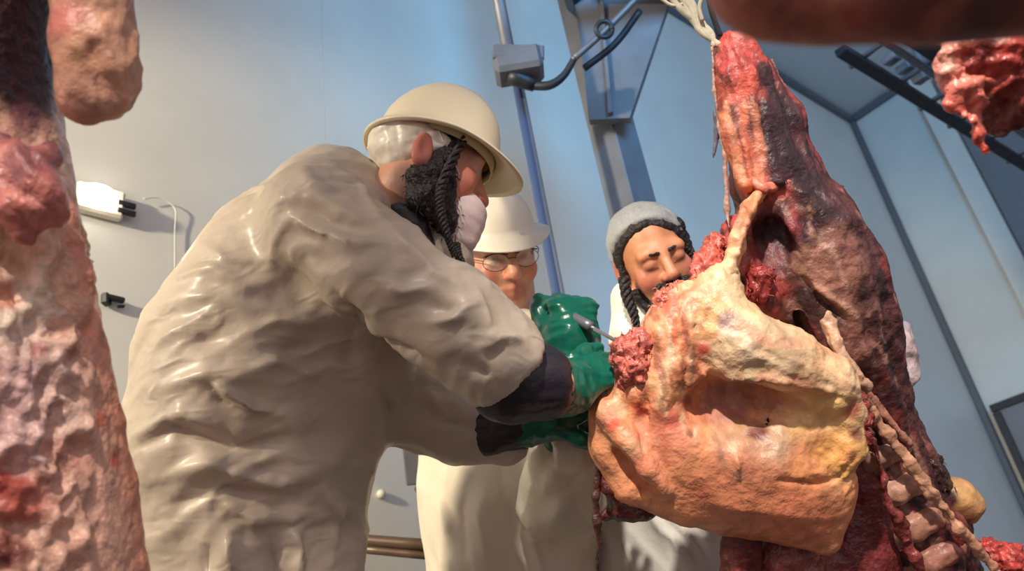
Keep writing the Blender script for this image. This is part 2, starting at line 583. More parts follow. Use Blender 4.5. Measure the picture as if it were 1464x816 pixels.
# ================================================================== THE ROOM
W1 = unit([0.7355, 0.6775, 0]); W2 = np.array([-W1[1], W1[0], 0])     # along the back wall, along the side wall
UP = np.array([0, 0, 1.0])
CEIL = 5.74
CORNER = at_z(1215, 172, CEIL); CORNER[2] = 0
BACK_N, SIDE_N = -W2, -W1                                              # both face into the room
Rb = np.stack([W1, W2, UP], 1)
def back_at(px, py, out=0.0):
    return on_plane(px, py, CORNER + BACK_N * out, BACK_N)
def side_at(px, py, out=0.0):
    return on_plane(px, py, CORNER + SIDE_N * out, SIDE_N)
LB, LS = 9.5, 7.5
wall_back = box_mesh('wall_back', CORNER - W1 * (LB / 2 - 0.15) + W2 * 0.17 + UP * CEIL / 2, (LB / 2 + 0.15, 0.05, CEIL / 2), Rb, M['wall'])
tag(wall_back, 'pale insulated wall of tall flat panels behind the workers', kind='structure')
PW = 1.17
for i in range(8):
    box_mesh('panel', CORNER - W1 * (PW * (i + 0.5)) + W2 * 0.06 + UP * CEIL / 2, (PW / 2 - 0.0003, 0.06, CEIL / 2 - 0.004), Rb, M['wall'], wall_back, 0.0012)
wall_side = box_mesh('wall_right', CORNER - W2 * (LS / 2 + 0.15) + W1 * 0.17 + UP * CEIL / 2, (0.05, LS / 2 - 0.1, CEIL / 2), Rb, M['wall'])
tag(wall_side, 'blue-grey panelled side wall meeting the back wall in the corner', kind='structure')
for i in range(6):
    box_mesh('panel', CORNER - W2 * (PW * (i + 0.5) + 0.004) + W1 * 0.06 + UP * CEIL / 2, (0.06, PW / 2 - 0.0003, CEIL / 2 - 0.004), Rb, M['wall'], wall_side, 0.0012)
mid = CORNER - W1 * LB / 2 - W2 * LS / 2
ceil = box_mesh('ceiling', mid + UP * (CEIL + 0.06), (LB / 2 + 0.3, LS / 2 + 0.3, 0.055), Rb, M['ceiling'])
tag(ceil, 'blue-grey panelled ceiling', kind='structure')
flo = box_mesh('floor', mid - UP * 0.06, (LB / 2 + 0.3, LS / 2 + 0.3, 0.06), Rb, M['floor'])
tag(flo, 'wet concrete floor', kind='structure')
# dark sealing strips where the planes meet
t = beam('trim_1', CORNER - W1 * .03 - W2 * .03 + UP * 0.01, CORNER - W1 * .03 - W2 * .03 + UP * CEIL, .024, .024, M['joint'], ref=W1)
tag(t, 'dark sealed seam of the wall corner', kind='structure')
t = beam('trim_2', CORNER - W2 * .03 + UP * (CEIL - .035) - W1 * .06, CORNER - W1 * LB - W2 * .03 + UP * (CEIL - .035), .024, .03, M['joint'], ref=UP)
tag(t, 'dark seam between ceiling and back wall', kind='structure')
t = beam('trim_3', CORNER - W1 * .03 + UP * (CEIL - .035) - W2 * .06, CORNER - W2 * LS - W1 * .03 + UP * (CEIL - .035), .024, .03, M['joint'], ref=UP)
tag(t, 'dark seam between ceiling and side wall', kind='structure')
# pilaster and the two dark sliding doors of the side wall
pa = side_at(1316, 140); pb = side_at(1348, 140)
ua = (pa - CORNER) @ -W2; ub = (pb - CORNER) @ -W2
t = box_mesh('trim_4', CORNER - W2 * (ua + ub) / 2 - W1 * 0.07 + UP * CEIL / 2, (0.065, (ub - ua) / 2, CEIL / 2 - 0.08), Rb, M['wall'])
tag(t, 'pale blue upright pilaster on the side wall', kind='structure')
dtop = side_at(1397, 592)[2]
door = box_mesh('door_1', CORNER - W2 * (0.12 + 1.2) - W1 * 0.075 + UP * dtop / 2, (0.025, 1.2, dtop / 2 - 0.004), Rb, M['wall_dark'])
tag(door, 'grey sliding door with a dark frame low in the corner', kind='structure')
box_mesh('door_frame', CORNER - W2 * (0.12 + 1.2) - W1 * 0.105 + UP * (dtop - 0.03), (0.02, 1.2, 0.03), Rb, M['steel_dark'], door)
box_mesh('door_frame', CORNER - W2 * (0.12 + 0.03) - W1 * 0.105 + UP * (dtop / 2 - .02), (0.02, 0.03, dtop / 2 - 0.05), Rb, M['steel_dark'], door)
door2 = box_mesh('door_2', CORNER - W2 * (ub + 1.3) - W1 * 0.05 + UP * (CEIL / 2 + 1.0), (0.04, 1.29, CEIL / 2 - 1.2), Rb, M['wall_dark'])
tag(door2, 'dark grey upper wall bay right of the pale pilaster', kind='structure')

# ---- wall lamp, clip and conduit at the left
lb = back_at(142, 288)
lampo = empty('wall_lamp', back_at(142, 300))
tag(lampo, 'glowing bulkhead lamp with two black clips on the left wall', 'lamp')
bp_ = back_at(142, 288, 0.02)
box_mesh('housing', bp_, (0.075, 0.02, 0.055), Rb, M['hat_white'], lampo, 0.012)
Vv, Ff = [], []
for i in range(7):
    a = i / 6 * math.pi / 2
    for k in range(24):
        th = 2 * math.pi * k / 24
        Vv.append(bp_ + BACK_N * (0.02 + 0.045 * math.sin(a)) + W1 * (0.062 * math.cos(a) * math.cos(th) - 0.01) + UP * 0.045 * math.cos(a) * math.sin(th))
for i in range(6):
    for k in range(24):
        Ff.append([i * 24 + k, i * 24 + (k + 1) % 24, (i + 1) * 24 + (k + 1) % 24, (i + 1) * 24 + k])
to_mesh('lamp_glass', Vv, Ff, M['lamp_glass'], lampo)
for dy in (292, 303):
    c = back_at(180, dy, 0.03)
    a = back_at(167, dy - 3, 0.035); b = back_at(194, dy + 4, 0.035)
    beam('clip', a, b, 0.008, 0.010, M['black'], lampo, ref=UP, bevel=0.003)
cd = tube('wall_conduit', [back_at(205, 284, .02), back_at(228, 283, .02), back_at(250, 298, .02), back_at(250, 330, .015), back_at(250, 385, .015)], 0.0025, M['wall'], n=30)
tag(cd, 'thin pale conduit bending down the wall beside the lamp', 'conduit')
hk = empty('wall_latch', back_at(163, 440))
tag(hk, 'small black latch on the wall below the lamp', 'latch')
beam('latch_body', back_at(152, 420, .02), back_at(152, 436, .02), .012, .015, M['black'], hk)
beam('latch_arm', back_at(152, 424, .025), back_at(178, 430, .025), .009, .01, M['black'], hk)
beam('latch_pin', back_at(168, 438, .02), back_at(178, 438, .02), .004, .006, M['black'], hk)

# ---- steel column with a knee brace
def vertical(px, py, d, z0, z1):
    p = P(px, py, d)
    return np.array([p[0], p[1], z0]), np.array([p[0], p[1], z1])
def prism(name, pts, n, thick, mat, parent=None):
    n = unit(n) * thick / 2
    A = [np.array(p) + n for p in pts]; B = [np.array(p) - n for p in pts]
    k = len(pts)
    return to_mesh(name, A + B, [list(range(k)), list(range(2 * k - 1, k - 1, -1))] + [[i, i + k, (i + 1) % k + k, (i + 1) % k] for i in range(k)], mat, parent, smooth=False)
CD = 3.1
col = empty('steel_column', vertical(875, 180, CD, 0, 1)[0])
tag(col, 'grey steel column with a tapered gusset at its head behind the carcass', 'column')
a, b = vertical(874, 180, CD, 0.0, CEIL)
beam('upright', a, b, 0.068, 0.06, M['column'], col, ref=BACK_N)
beam('base_plate', a + UP * 0.004, a + UP * 0.02, 0.13, 0.13, M['column'], col, ref=BACK_N)
gp0 = P(874, 120, CD - .08)
gn = unit((CAM_P - gp0) * np.array([1, 1, 0]))
GP = lambda x, y: on_plane(x, y, gp0, gn)
prism('gusset', [GP(843, 175), GP(901, 172), GP(953, 18), GP(975, -60), GP(800, -60), GP(824, 16), GP(831, 60)], gn, .03, M['column'], col)
prism('gusset_rib', [GP(872, 170), GP(878, 168), GP(868, 60), GP(862, -40), GP(856, -40)], gn, .07, M['column'], col)
beam('cross_arm', P(770, -62, CD - .1), P(990, -30, CD - .1), 0.055, 0.05, M['steel_dark'], col, ref=UP)
prism('end_plate', [GP(806, -2), GP(822, 12), GP(832, 4), GP(838, -40), GP(800, -40)], gn, .12, M['steel_dark'], col)
# ---- pole with valve box and lever
pole = empty('steel_pole', vertical(750, 180, 2.75, 0, 1)[0])
tag(pole, 'slim blue-grey steel pole carrying a grey valve box', 'pole')
a, b = vertical(750, 180, 2.75, 0.0, P(735, 95, 2.75)[2])
tube('lower_tube', [a, b], 0.0155, M['steel_blue'], pole, n=3)
side = camv(1, 0.1, 0) * 0.016 + camv(0, 0, 1) * 0.008
tube('bright_conduit', [a + side, b + side], 0.0075, M['steel_bright'], pole, n=3)
a2, b2 = vertical(731, 95, 2.75, P(735, 95, 2.75)[2], CEIL)
tube('upper_tube', [a2, b2], 0.023, M['steel'], pole, n=3)
c = P(741, 94, 2.72)
vb = box_mesh('valve_box', c, (0.08, 0.05, 0.05), frame_z(UP, camv(0, 0, 1)) @ np.array([[1, 0, 0], [0, 1, 0], [0, 0, 1.0]]), M['column'], pole, 0.014)
beam('box_lid', P(704, 74, 2.70), P(778, 76, 2.70), 0.01, 0.03, M['column'], vb, ref=UP)
tube('box_gland', [P(728, 108, 2.70), P(765, 122, 2.70)], [0.03, 0.022], M['steel_dark'], pole, n=4, sides=14)
lever = empty('lever_arm', P(770, 118, 2.70))
tag(lever, 'dark bent lever rod with a ring running up to the brace', 'lever')
tube('hose', [P(758, 122, 2.70), P(785, 122, 2.68), P(806, 108, 2.68), P(822, 82, 2.68)], [.016, .015, .013, .011], M['steel_dark'], lever, n=24)
tube('rod', [P(818, 86, 2.68), P(865, 44, 2.68), P(930, -22, 2.68)], .011, M['steel'], lever, n=12)
rc = P(864, 42, 2.67)
tube('ring', [rc + 0.026 * (math.cos(q) * camv(1, 0, 0) + math.sin(q) * camv(0, 1, 0)) for q in np.linspace(0, 2 * math.pi, 14)], .008, M['steel_dark'], lever, n=40, sides=8)
tube('lower_rod', [P(835, 98, 2.72), P(880, 62, 2.72), P(915, 15, 2.72)], .012, M['steel_dark'], lever, n=12)

# ---- railing and brace low between the two men
rl = empty('guard_rail', vertical(627, 800, 2.3, 0, 1)[0])
tag(rl, 'brown tubular guard rail low behind the bending man', 'railing')
tp = P(628, 780, 2.3); lp = P(470, 768, 2.36)
tube('top_rail', [lp, tp + (tp - lp) * 0.02], 0.016, M['rail'], rl, n=4, sides=14)
dn = np.array([0, 0, -0.032])
tube('under_rail', [P(500, 783, 2.34), P(625, 795, 2.3)], 0.012, M['rail'], rl, n=4, sides=14)
tube('post', [np.array([tp[0], tp[1], 0.0]), tp], 0.02, M['rail'], rl, n=3, sides=14)
lo_ = np.array([lp[0], lp[1], 0.0]); tube('post', [lo_, lp], 0.02, M['rail'], rl, n=3, sides=14)
br = empty('stair_brace', P(650, 800, 2.6) * np.array([1, 1, 0]))
tag(br, 'dark sloping steel brace behind the guard rail', 'brace')
beam('strut', P(606, 688, 2.6), P(668, 830, 2.6), .032, .03, M['rail'], br, ref=camv(0, 0, 1))
beam('bracket', P(588, 590, 2.6), P(598, 690, 2.6), .035, .03, M['steel'], br, ref=camv(0, 0, 1))
e0 = P(668, 830, 2.6); beam('foot', np.array([e0[0], e0[1], 0]), e0, .032, .03, M['rail'], br, ref=camv(0, 0, 1))
kn = back_at(545, 706, 0.012)
ks = Sculpt([ell(kn, (.017, .017, .017), k=.001)], .004, smooth=1).build('panel_fastener', M['hat_white'])
tag(ks, 'small round white fastener on the wall above the guard rail', 'fastener')

# ---- overhead rail at the upper right
RZ = 3.35
ra, rb2 = at_z(1282, 30, RZ), at_z(1560, 226, RZ)
orail = empty('overhead_rail', ra)
tag(orail, 'dark overhead meat rail crossing the upper right corner', 'rail')
dr = unit(rb2 - ra)
ra2 = ra - dr * 0.05; rb3 = rb2 + dr * 1.5
beam('rail_web', ra2, rb3, .012, .05, M['steel_dark'], orail, ref=np.cross(UP, dr))
beam('lower_flange', ra2 - UP * .05, rb3 - UP * .05, .042, .008, M['steel_dark'], orail, ref=np.cross(UP, dr) * 0 + UP)
beam('upper_flange', ra2 + UP * .05, rb3 + UP * .05, .03, .008, M['steel'], orail, ref=UP)
sd = np.cross(UP, dr); sd = sd if sd @ np.array([1, 1, 0]) > 0 else -sd
beam('bright_track', ra2 + sd * .11 + UP * .02, rb3 + sd * .11 + UP * .02, .018, .012, M['steel'], orail, ref=UP)
beam('second_rail', ra2 + sd * .26 + UP * .03, rb3 + sd * .26 + UP * .03, .03, .022, M['steel_dark'], orail, ref=UP)
LR = np.linalg.norm(rb2 - ra)
for i, q in enumerate((0.06, 0.22, 0.36, 0.5, 0.66, 0.82, 1.0)):
    c = ra + (rb2 - ra) * q
    beam('cross_tie', c - sd * .03 + UP * .055, c + sd * .32 + UP * .055, .014, .012, M['steel'], orail, ref=UP)
    if i in (1, 6):
        beam('hanger_rod', c + sd * .12 + UP * .05, np.array([c[0] + sd[0] * .12, c[1] + sd[1] * .12, CEIL]), .012, .012, M['steel'], orail)
for q in (0.16, 0.22, 0.29):
    c = ra + (rb2 - ra) * q + sd * 0.2 + UP * 0.1
    beam('roller_bracket', c - dr * .035, c + dr * .05 + UP * .03, .035, .02, M['steel'], orail, ref=UP)

# ================================================================== PEOPLE
SKIN = srgb(205, 150, 122); SKIN_RED = srgb(200, 118, 98); LIP = srgb(184, 116, 100); DARK = srgb(44, 34, 34)
WHITE = srgb(188, 174, 156)
class Frame:
    def __init__(s, o, fwd, up, sc=1.0):
        s.o = np.array(o, float); s.s = sc
        f = unit(fwd); u = unit(np.array(up) - (np.array(up) @ f) * f)
        s.R = np.stack([np.cross(f, u), f, u], 1)          # columns: the person's right, forward, up
    def __call__(s, x, y, z):
        return s.o + s.R @ (np.array([x, y, z], float) * s.s)
def head_prims(fr, skin, red, closed=False, ear=(0, 0)):
    q = fr.s
    def E(c, r, col=skin, k=.02, sub=False, rot=None):
        return ell(fr(*c), np.array(r) * q, fr.R if rot is None else fr.R @ rot, col, k * q, sub)
    def C(a, b, ra, rb, col=skin, k=.012, sub=False):
        return cap(fr(*a), fr(*b), ra * q, rb * q, col, k * q, sub)
    pr = [E((0, -.012, .035), (.074, .093, .083)), E((0, .022, -.03), (.061, .07, .086), k=.03),
          E((0, .03, -.088), (.05, .052, .036), k=.03), E((0, .074, -.108), (.02, .017, .016), k=.025),
          C((-.042, .076, .024), (.042, .076, .024), .014, .014, k=.02)]
    for s in (-1, 1):
        pr += [E((s * .044, .062, -.03), (.022, .022, .026), red, .02), C((s * .05, .02, -.095), (s * .062, -.01, -.05), .016, .016, k=.025)]
        pr.append(E((s * .032, .1, .003), (.02, .016, .012), k=.014, sub=True))
        pr.append(E((s * .032, .076, .004), (.013, .0125, .0125), skin if closed else srgb(214, 196, 184), .004))
        if not closed:
            pr.append(E((s * .032, .0875, .003), (.0055, .0035, .0055), DARK, .001))
        if closed:
            pr.append(E((s * .032, .0775, .002), (.017, .0125, .0125), srgb(178, 116, 90), .006))
            pr.append(C((s * .02, .0885, -.0075), (s * .044, .0815, -.0065), .0018, .0018, DARK, .002))
        else:
            pr.append(C((s * .019, .088, .013), (s * .046, .078, .012), .0055, .005, skin, .006))
            pr.append(C((s * .02, .087, -.007), (s * .044, .079, -.007), .005, .005, skin, .007))
        R = np.array([[math.cos(.35 * s), -math.sin(.35 * s), 0], [math.sin(.35 * s), math.cos(.35 * s), 0], [0, 0, 1]])
        pr += [E((s * .08, -.014 + ear[0], -.004 + ear[1]), (.010, .02, .034), red, .008, rot=R), E((s * .09, -.009 + ear[0], .003 + ear[1]), (.007, .011, .02), k=.008, sub=True)]
    pr += [C((0, .088, .016), (0, .112, -.024), .009, .0125, skin, .012), E((0, .113, -.028), (.0125, .0115, .011), red, .008)]
    for s in (-1, 1):
        pr += [E((s * .014, .1, -.032), (.009, .011, .009), red, .008), E((s * .007, .106, -.0405), (.0045, .005, .004), k=.004, sub=True)]
    pr += [C((-.023, .083, -.064), (0, .093, -.061), .004, .005, LIP, .008), C((.023, .083, -.064), (0, .093, -.061), .004, .005, LIP, .008),
           C((-.021, .082, -.074), (0, .09, -.075), .0045, .0055, LIP, .010), C((.021, .082, -.074), (0, .09, -.075), .0045, .0055, LIP, .010)]
    return pr
def legs(hip, w, along, col):
    pr = []
    for s in (-1, 1):
        h = np.array(hip) + np.array(along) * s * w
        kx = h.copy(); kx[2] = 0.5
        an = h.copy(); an[2] = 0.09
        pr += chain([(*h, .085), (*kx, .058), (*an, .042)], col, .03)
        fw = np.array([along[1], -along[0], 0]) * -1
        pr += [cap(an - UP * .04, an - UP * .045 + fw * .13, .042, .034, col, .03)]
    return pr
def make_body(fr, neck, torso, arms, hip, across, parent, skin, red, closed=False, ear=(0, 0)):
    pr = head_prims(fr, skin, red, closed, ear)
    pr += [cap(fr(0, -.025, -.06), neck, .052 * fr.s, .058, skin, .025)]
    pr += chain(torso, srgb(120, 120, 130), .05)
    for a in arms:
        pr += chain(a, skin, .03)
    pr += legs(hip, .11, across, srgb(70, 72, 84))
    o = fr.o
    fine = [(o[k] - .14, o[k] + .14, .0036) for k in range(3)]
    return Sculpt(pr, .014, fine, smooth=1, cw=.004)
def hard_hat(parent, fr, mat, front=.165, back=.125, halfw=.115, rim=.02, top=.155, tilt=0.0, strap=True, lyb=.112, hw=.098):
    """shell with centre ridge, flared brim and front peak; closed, with thickness"""
    prof = [(0.0, 1.0), (.18, .985), (.36, .93), (.52, .84), (.66, .71), (.77, .56), (.845, .38), (.885, .2), (.905, .06), (1.0, .0), (1.0, -.03)]
    inner = [(.97, -.03), (.885, .02), (.86, .2), (.82, .37), (.74, .54), (.62, .68), (.48, .8), (.32, .88), (.15, .93), (0, .945)]
    n = 64
    V, Fc = [], []
    rows = []
    for (r, z) in prof + inner:
        row = []
        for k in range(n):
            th = 2 * math.pi * k / n
            cx, cy = math.cos(th), math.sin(th)
            br = max(0, (r - .9)) / .1                         # 1 on the brim edge
            pk = max(0, cy) ** 1.6
            ly = (.122 if cy > 0 else lyb)
            y = cy * r * (ly + br * ((front - ly) * pk if cy > 0 else (back - ly)))
            x = cx * r * (hw + br * (halfw - hw) * (1 - .3 * pk))
            zz = rim + z * (top - rim) - br * .012 * pk + tilt * y
            if 0.2 < z < .99 and r < .9:
                zz += .005 * math.exp(-(x / .014) ** 2) * (1 if (r, z) in prof else 0)
            row.append(len(V)); V.append(fr(x, y - .008, zz))
        rows.append(row)
    for a, b in zip(rows[:-1], rows[1:]):
        for k in range(n):
            Fc.append([a[k], b[k], b[(k + 1) % n], a[(k + 1) % n]])
    hat = to_mesh('hard_hat', V, Fc, mat, parent)
    if strap:
        pts = [fr(.088 * math.cos(t), -.004 + .104 * math.sin(t), rim + .012) for t in np.linspace(0, 2 * math.pi, 25)]
        Vb, Fb = [], []
        for i in range(24):
            t = 2 * math.pi * i / 24
            for rr, zz in ((1, .0), (1, .028), (.97, .028), (.97, .0)):
                Vb.append(fr(.086 * rr * math.cos(t), -.006 + .103 * rr * math.sin(t), rim - .004 + zz))
        for i in range(24):
            for k in range(4):
                a, b = i * 4 + k, i * 4 + (k + 1) % 4
                c, d = ((i + 1) % 24) * 4 + (k + 1) % 4, ((i + 1) % 24) * 4 + k
                Fb.append([a, b, c, d])
        to_mesh('headband', Vb, Fb, M['strap'], hat)
    return hat
def hand_prims(wrist, fdir, dorsal, thumb_side, curl, sc=1.0, col=srgb(10, 94, 76), spread=0.10, thumb=(.75, .55, -.35), fat=1.12):
    f = unit(fdir); d = unit(np.array(dorsal) - (np.array(dorsal) @ f) * f); x = np.cross(f, d) * thumb_side
    R = np.stack([x, f, d], 1)
    T = lambda a, b, c: np.array(wrist) + R @ (np.array([a, b, c]) * sc)
    pr = [rbox(T(.0, .046, 0), np.array([.04, .05, .0165]) * sc, R, .015 * sc, col, .015), cap(T(0, -.03, 0), T(0, .02, 0), .03 * sc, .03 * sc, col, .02)]
    fx = (.031, .0105, -.0105, -.031); fl = (.92, 1.0, .94, .76)
    for i in range(4):
        p = np.array([fx[i], .088 - abs(i - 1) * .004, 0]); ang = 0.0
        yaw = (1.2 - i) * spread
        rad = .0098 * fat
        for sl, cu in zip((.046, .029, .023), curl[i]):
            ang += cu
            q = p + np.array([math.sin(yaw) * math.cos(ang), math.cos(yaw) * math.cos(ang), -math.sin(ang)]) * sl * fl[i]
            pr.append(cap(T(*p), T(*q), rad * sc, rad * .93 * sc, col, .0035))
            p = q; rad *= .93
    p = np.array([.03, .018, -.004]); v = unit(thumb)
    for sl, rad in zip((.04, .032, .026), (.014, .012, .0108)):
        q = p + v * sl
        pr.append(cap(T(*p), T(*q), rad * fat * sc, rad * .92 * fat * sc, col, .005))
        v = unit(v + np.array([-.28, .1, -.15])); p = q
    return pr, T
def strands(name, mat, parent, roots, dirs, length, rad, n=260, bend=(0, 0, -.02)):
    lst = []
    for i in range(n):
        k = rng.integers(len(roots))
        a = roots[k] + rng.normal(0, .003, 3)
        d = unit(dirs[k] + rng.normal(0, .25, 3))
        L = length * (0.6 + 0.8 * rng.random())
        b = a + d * L * .5; c = a + d * L + np.array(bend) * (0.5 + rng.random())
        lst.append(([a, b, c], [rad, rad * .8, rad * .2], 5))
    return tubes(name, lst, mat, parent, 4)
def lock(name, pts, r_coil, r_strand, turns, mat, parent):
    C = resample(pts, 70)
    T = np.gradient(C, axis=0)
    lst = []
    for ph in (0, 2.1, 4.2):
        x = frame_z(T[0])[:, 0]; out = []
        for i in range(70):
            t = unit(T[i]); x = unit(x - (x @ t) * t); y = np.cross(t, x)
            a = ph + turns * 2 * math.pi * i / 69
            w = r_coil * (1 - .35 * i / 69)
            out.append(C[i] + w * (math.cos(a) * x + math.sin(a) * y))
        lst.append((out, [r_strand, r_strand, r_strand * .5], 110))
    return tubes(name, lst, mat, parent, 6)

# ------------------------------------------------------------------ the bending man in the cream hard hat
f1 = Frame(P(612, 236, 1.40), camv(.90, -.36, -.24), camv(.30, .85, -.42), 0.95)
hip1 = P(345, 770, 1.42)
root1 = empty('person', (hip1[0], hip1[1], 0))
tag(root1, 'person in cream hard hat and clear-white gown bending over the carcass', 'person')
nk1 = P(545, 305, 1.40)
b1 = make_body(f1, nk1, [(*P(520, 330, 1.40), .07), (*P(420, 400, 1.42), .12), (*P(360, 560, 1.42), .125), (*hip1, .12)],
               [[(*P(450, 310, 1.32), .055), (*P(560, 405, 1.26), .045), (*P(735, 530, 1.27), .03), (*P(800, 548, 1.30), .026)],
                [(*P(500, 360, 1.48), .055), (*P(590, 580, 1.50), .042), (*P(725, 632, 1.48), .028), (*P(790, 590, 1.46), .025)]],
               hip1, unit(np.array([0.2, 1, 0])), root1, SKIN, SKIN_RED, False, (-.012, -.020))
b1.paint([(578, 268, 26, srgb(96, 74, 70), .75), (600, 262, 26, srgb(80, 62, 60), .8), (562, 250, 14, srgb(150, 112, 96), .5), (622, 250, 22, srgb(80, 62, 60), .7)], 1.34)
b1.mottle(60, .05)
b1.build('body', M['skin'], root1)
# gown
px = lambda l: [(*P(a, b, d), r * d / F_PX) for a, b, d, r in l]
c1 = pchain([(480, 300, 1.41, 80), (410, 388, 1.42, 112), (368, 500, 1.42, 148), (352, 620, 1.42, 156), (350, 770, 1.42, 152)], WHITE, .06)
hz = hip1.copy()
c1 += [cap(hz, (hz[0], hz[1], .28), 160 * 1.42 / F_PX, .24, WHITE, .06)]
c1 += pchain([(510, 340, 1.40, 78), (505, 430, 1.41, 92), (500, 540, 1.43, 84), (440, 640, 1.42, 80), (430, 780, 1.42, 80)], WHITE, .06)
c1 += pchain([(470, 285, 1.40, 70), (540, 312, 1.40, 42)], WHITE, .05)
c1 += pchain([(452, 312, 1.31, 82), (560, 398, 1.25, 80), (640, 455, 1.24, 74), (700, 508, 1.25, 66), (722, 528, 1.26, 64)], WHITE, .035)
c1 += pchain([(500, 470, 1.47, 80), (585, 568, 1.50, 64), (655, 604, 1.50, 56), (722, 634, 1.48, 38)], WHITE, .03)
c1 += pchain([(738, 542, 1.265, 58), (790, 580, 1.28, 62)], WHITE, .016, True)
c1 += pchain([(590, 296, 1.30, 40), (630, 348, 1.26, 40)], WHITE, .015, True)
G1 = Sculpt(c1, .0060, smooth=2)
Vn = G1.V
vert = unit(UP)
al = unit(P(700, 508, 1.25) - P(452, 312, 1.31))
tq = Vn @ np.stack([al, np.cross(al, camv(0, 0, 1)), camv(0, 0, 1)], 1)
w1 = ridged(np.stack([Vn @ unit([1, 0, .25]) * 3.2, Vn @ unit([0, 1, 0]) * 3.2, Vn @ UP * 11 + 1.2 * noise(Vn * 5, 9)], 1), 4) - .6
w2 = ridged(Vn * 16, 11) - .6
w3 = ridged(np.stack([Vn @ unit([1, .3, .5]) * 7, Vn @ unit([0, 1, 0]) * 7, Vn @ unit([-.5, 0, 1]) * 24 + 1.5 * noise(Vn * 9, 19)], 1), 14) - .6
G1.push(.0055 * w1 + .0010 * w2 + .0036 * w3)
FO = [([(345, 268), (372, 262), (400, 272)], 6, .006), ([(430, 235), (450, 262), (480, 270)], 8, .010), ([(415, 305), (450, 335), (500, 345), (545, 338)], 7, .014),
      ([(430, 270), (480, 290), (530, 320)], 8, .008), ([(425, 290), (470, 315), (530, 330)], 5, -.008),
      ([(540, 405), (580, 420), (625, 405)], 7, .012), ([(610, 462), (650, 448), (690, 420)], 7, .012), ([(690, 420), (700, 460), (712, 490)], 7, .010),
      ([(600, 430), (640, 440), (680, 480)], 9, -.008), ([(690, 500), (720, 480), (755, 482)], 7, .011), ([(650, 520), (690, 540), (705, 575)], 8, -.008),
      ([(470, 430), (500, 470), (505, 510)], 16, -.03), ([(505, 480), (560, 505), (600, 520)], 9, -.018),
      ([(295, 532), (330, 565), (365, 582), (408, 592)], 7, .017), ([(300, 545), (320, 575), (370, 590)], 7, -.010),
      ([(240, 395), (300, 380), (350, 400)], 7, .010), ([(280, 345), (320, 365), (380, 372)], 6, .009), ([(205, 440), (290, 420), (400, 440)], 8, .009),
      ([(190, 500), (290, 480), (420, 500), (480, 500)], 10, -.010), ([(210, 560), (300, 530), (380, 540)], 9, .009), ([(320, 540), (400, 520), (470, 545)], 7, .010),
      ([(330, 480), (400, 460), (470, 470)], 6, .008), ([(185, 640), (240, 610), (330, 635), (450, 620)], 12, -.016), ([(190, 620), (260, 590), (310, 610)], 12, .013),
      ([(200, 690), (300, 660), (400, 690), (480, 660)], 14, .012), ([(230, 720), (330, 700), (430, 720)], 10, -.010), ([(300, 700), (370, 740), (460, 730)], 10, .012),
      ([(330, 760), (335, 790), (340, 830)], 8, .016), ([(390, 770), (395, 800), (400, 830)], 8, -.014), ([(420, 750), (430, 790), (425, 830)], 8, .016), ([(290, 770), (300, 800), (290, 830)], 8, -.012),
      ([(470, 700), (490, 740), (480, 800)], 9, .012), ([(560, 560), (570, 580), (575, 600)], 7, -.012), ([(600, 580), (640, 600), (700, 620)], 8, -.008), ([(620, 560), (640, 590), (650, 630)], 7, .008),
      ([(545, 300), (580, 345), (625, 385), (665, 405)], 6, .009), ([(480, 235), (520, 260), (545, 300)], 6, .008)]
G1.folds([(p_, w_, h_ * 1.35) for p_, w_, h_ in FO], 1.36)
G1.V = relax(G1.V, G1.Q, 1, .4); G1.refresh()
G1.mottle(9, .05)
G1.build('gown', M['coat'], root1)
# black oversleeve cuffs
def cuff(name, a, b, ra, rb, parent, seed, flat=None):
    a, b = np.array(a), np.array(b)
    ax_ = unit(b - a)
    pr = [cap(a, b, ra, rb, DARK, .01, False, flat), cap(b + ax_ * rb * .55, b + ax_ * rb * 3, rb * .72, rb * 1.1, DARK, .006, True), ]
    s = Sculpt(pr, .006, smooth=1)
    s.push(.004 * (ridged(np.stack([s.V @ ax_ * 9, *(s.V @ frame_z(ax_)[:, :2]).T * 24], 1), seed) - .6))
    return s.build(name, M['black_cloth'], parent)
cuff('oversleeve', P(728, 548, 1.275), P(772, 545, 1.295), .062, .060, root1, 3)
cuff('oversleeve', P(700, 612, 1.47), P(738, 605, 1.46), .050, .050, root1, 5)
# gloves
hp, _ = hand_prims(P(806, 552, 1.36), camv(.86, .30, -.40), camv(-.25, .65, .7), -1,
                   [(.5, .9, .6), (.45, .9, .7), (.4, .9, .7), (.4, .8, .7)], .98, thumb=(.5, .85, .1))
hp += [cap(P(770, 552, 1.315), P(812, 556, 1.36), .052, .046, srgb(10, 94, 76), .02)]
gl = Sculpt(hp, .0036, smooth=1)
gl.push(.0022 * (ridged(gl.V * 38, 2) - .6))
gl.build('glove', M['glove'], root1)
hp, _ = hand_prims(P(775, 598, 1.455), camv(.88, .45, -.15), camv(-.2, .5, .8), 1,
                   [(.3, .7, .6), (.3, .7, .6), (.3, .8, .6), (.4, .8, .7)], 1.05)
hp += [cap(P(735, 606, 1.46), P(780, 598, 1.455), .042, .036, srgb(10, 94, 76), .02)]
gl = Sculpt(hp, .0042, smooth=1)
gl.push(.0022 * (ridged(gl.V * 38, 6) - .6))
gl.build('glove', M['glove'], root1)
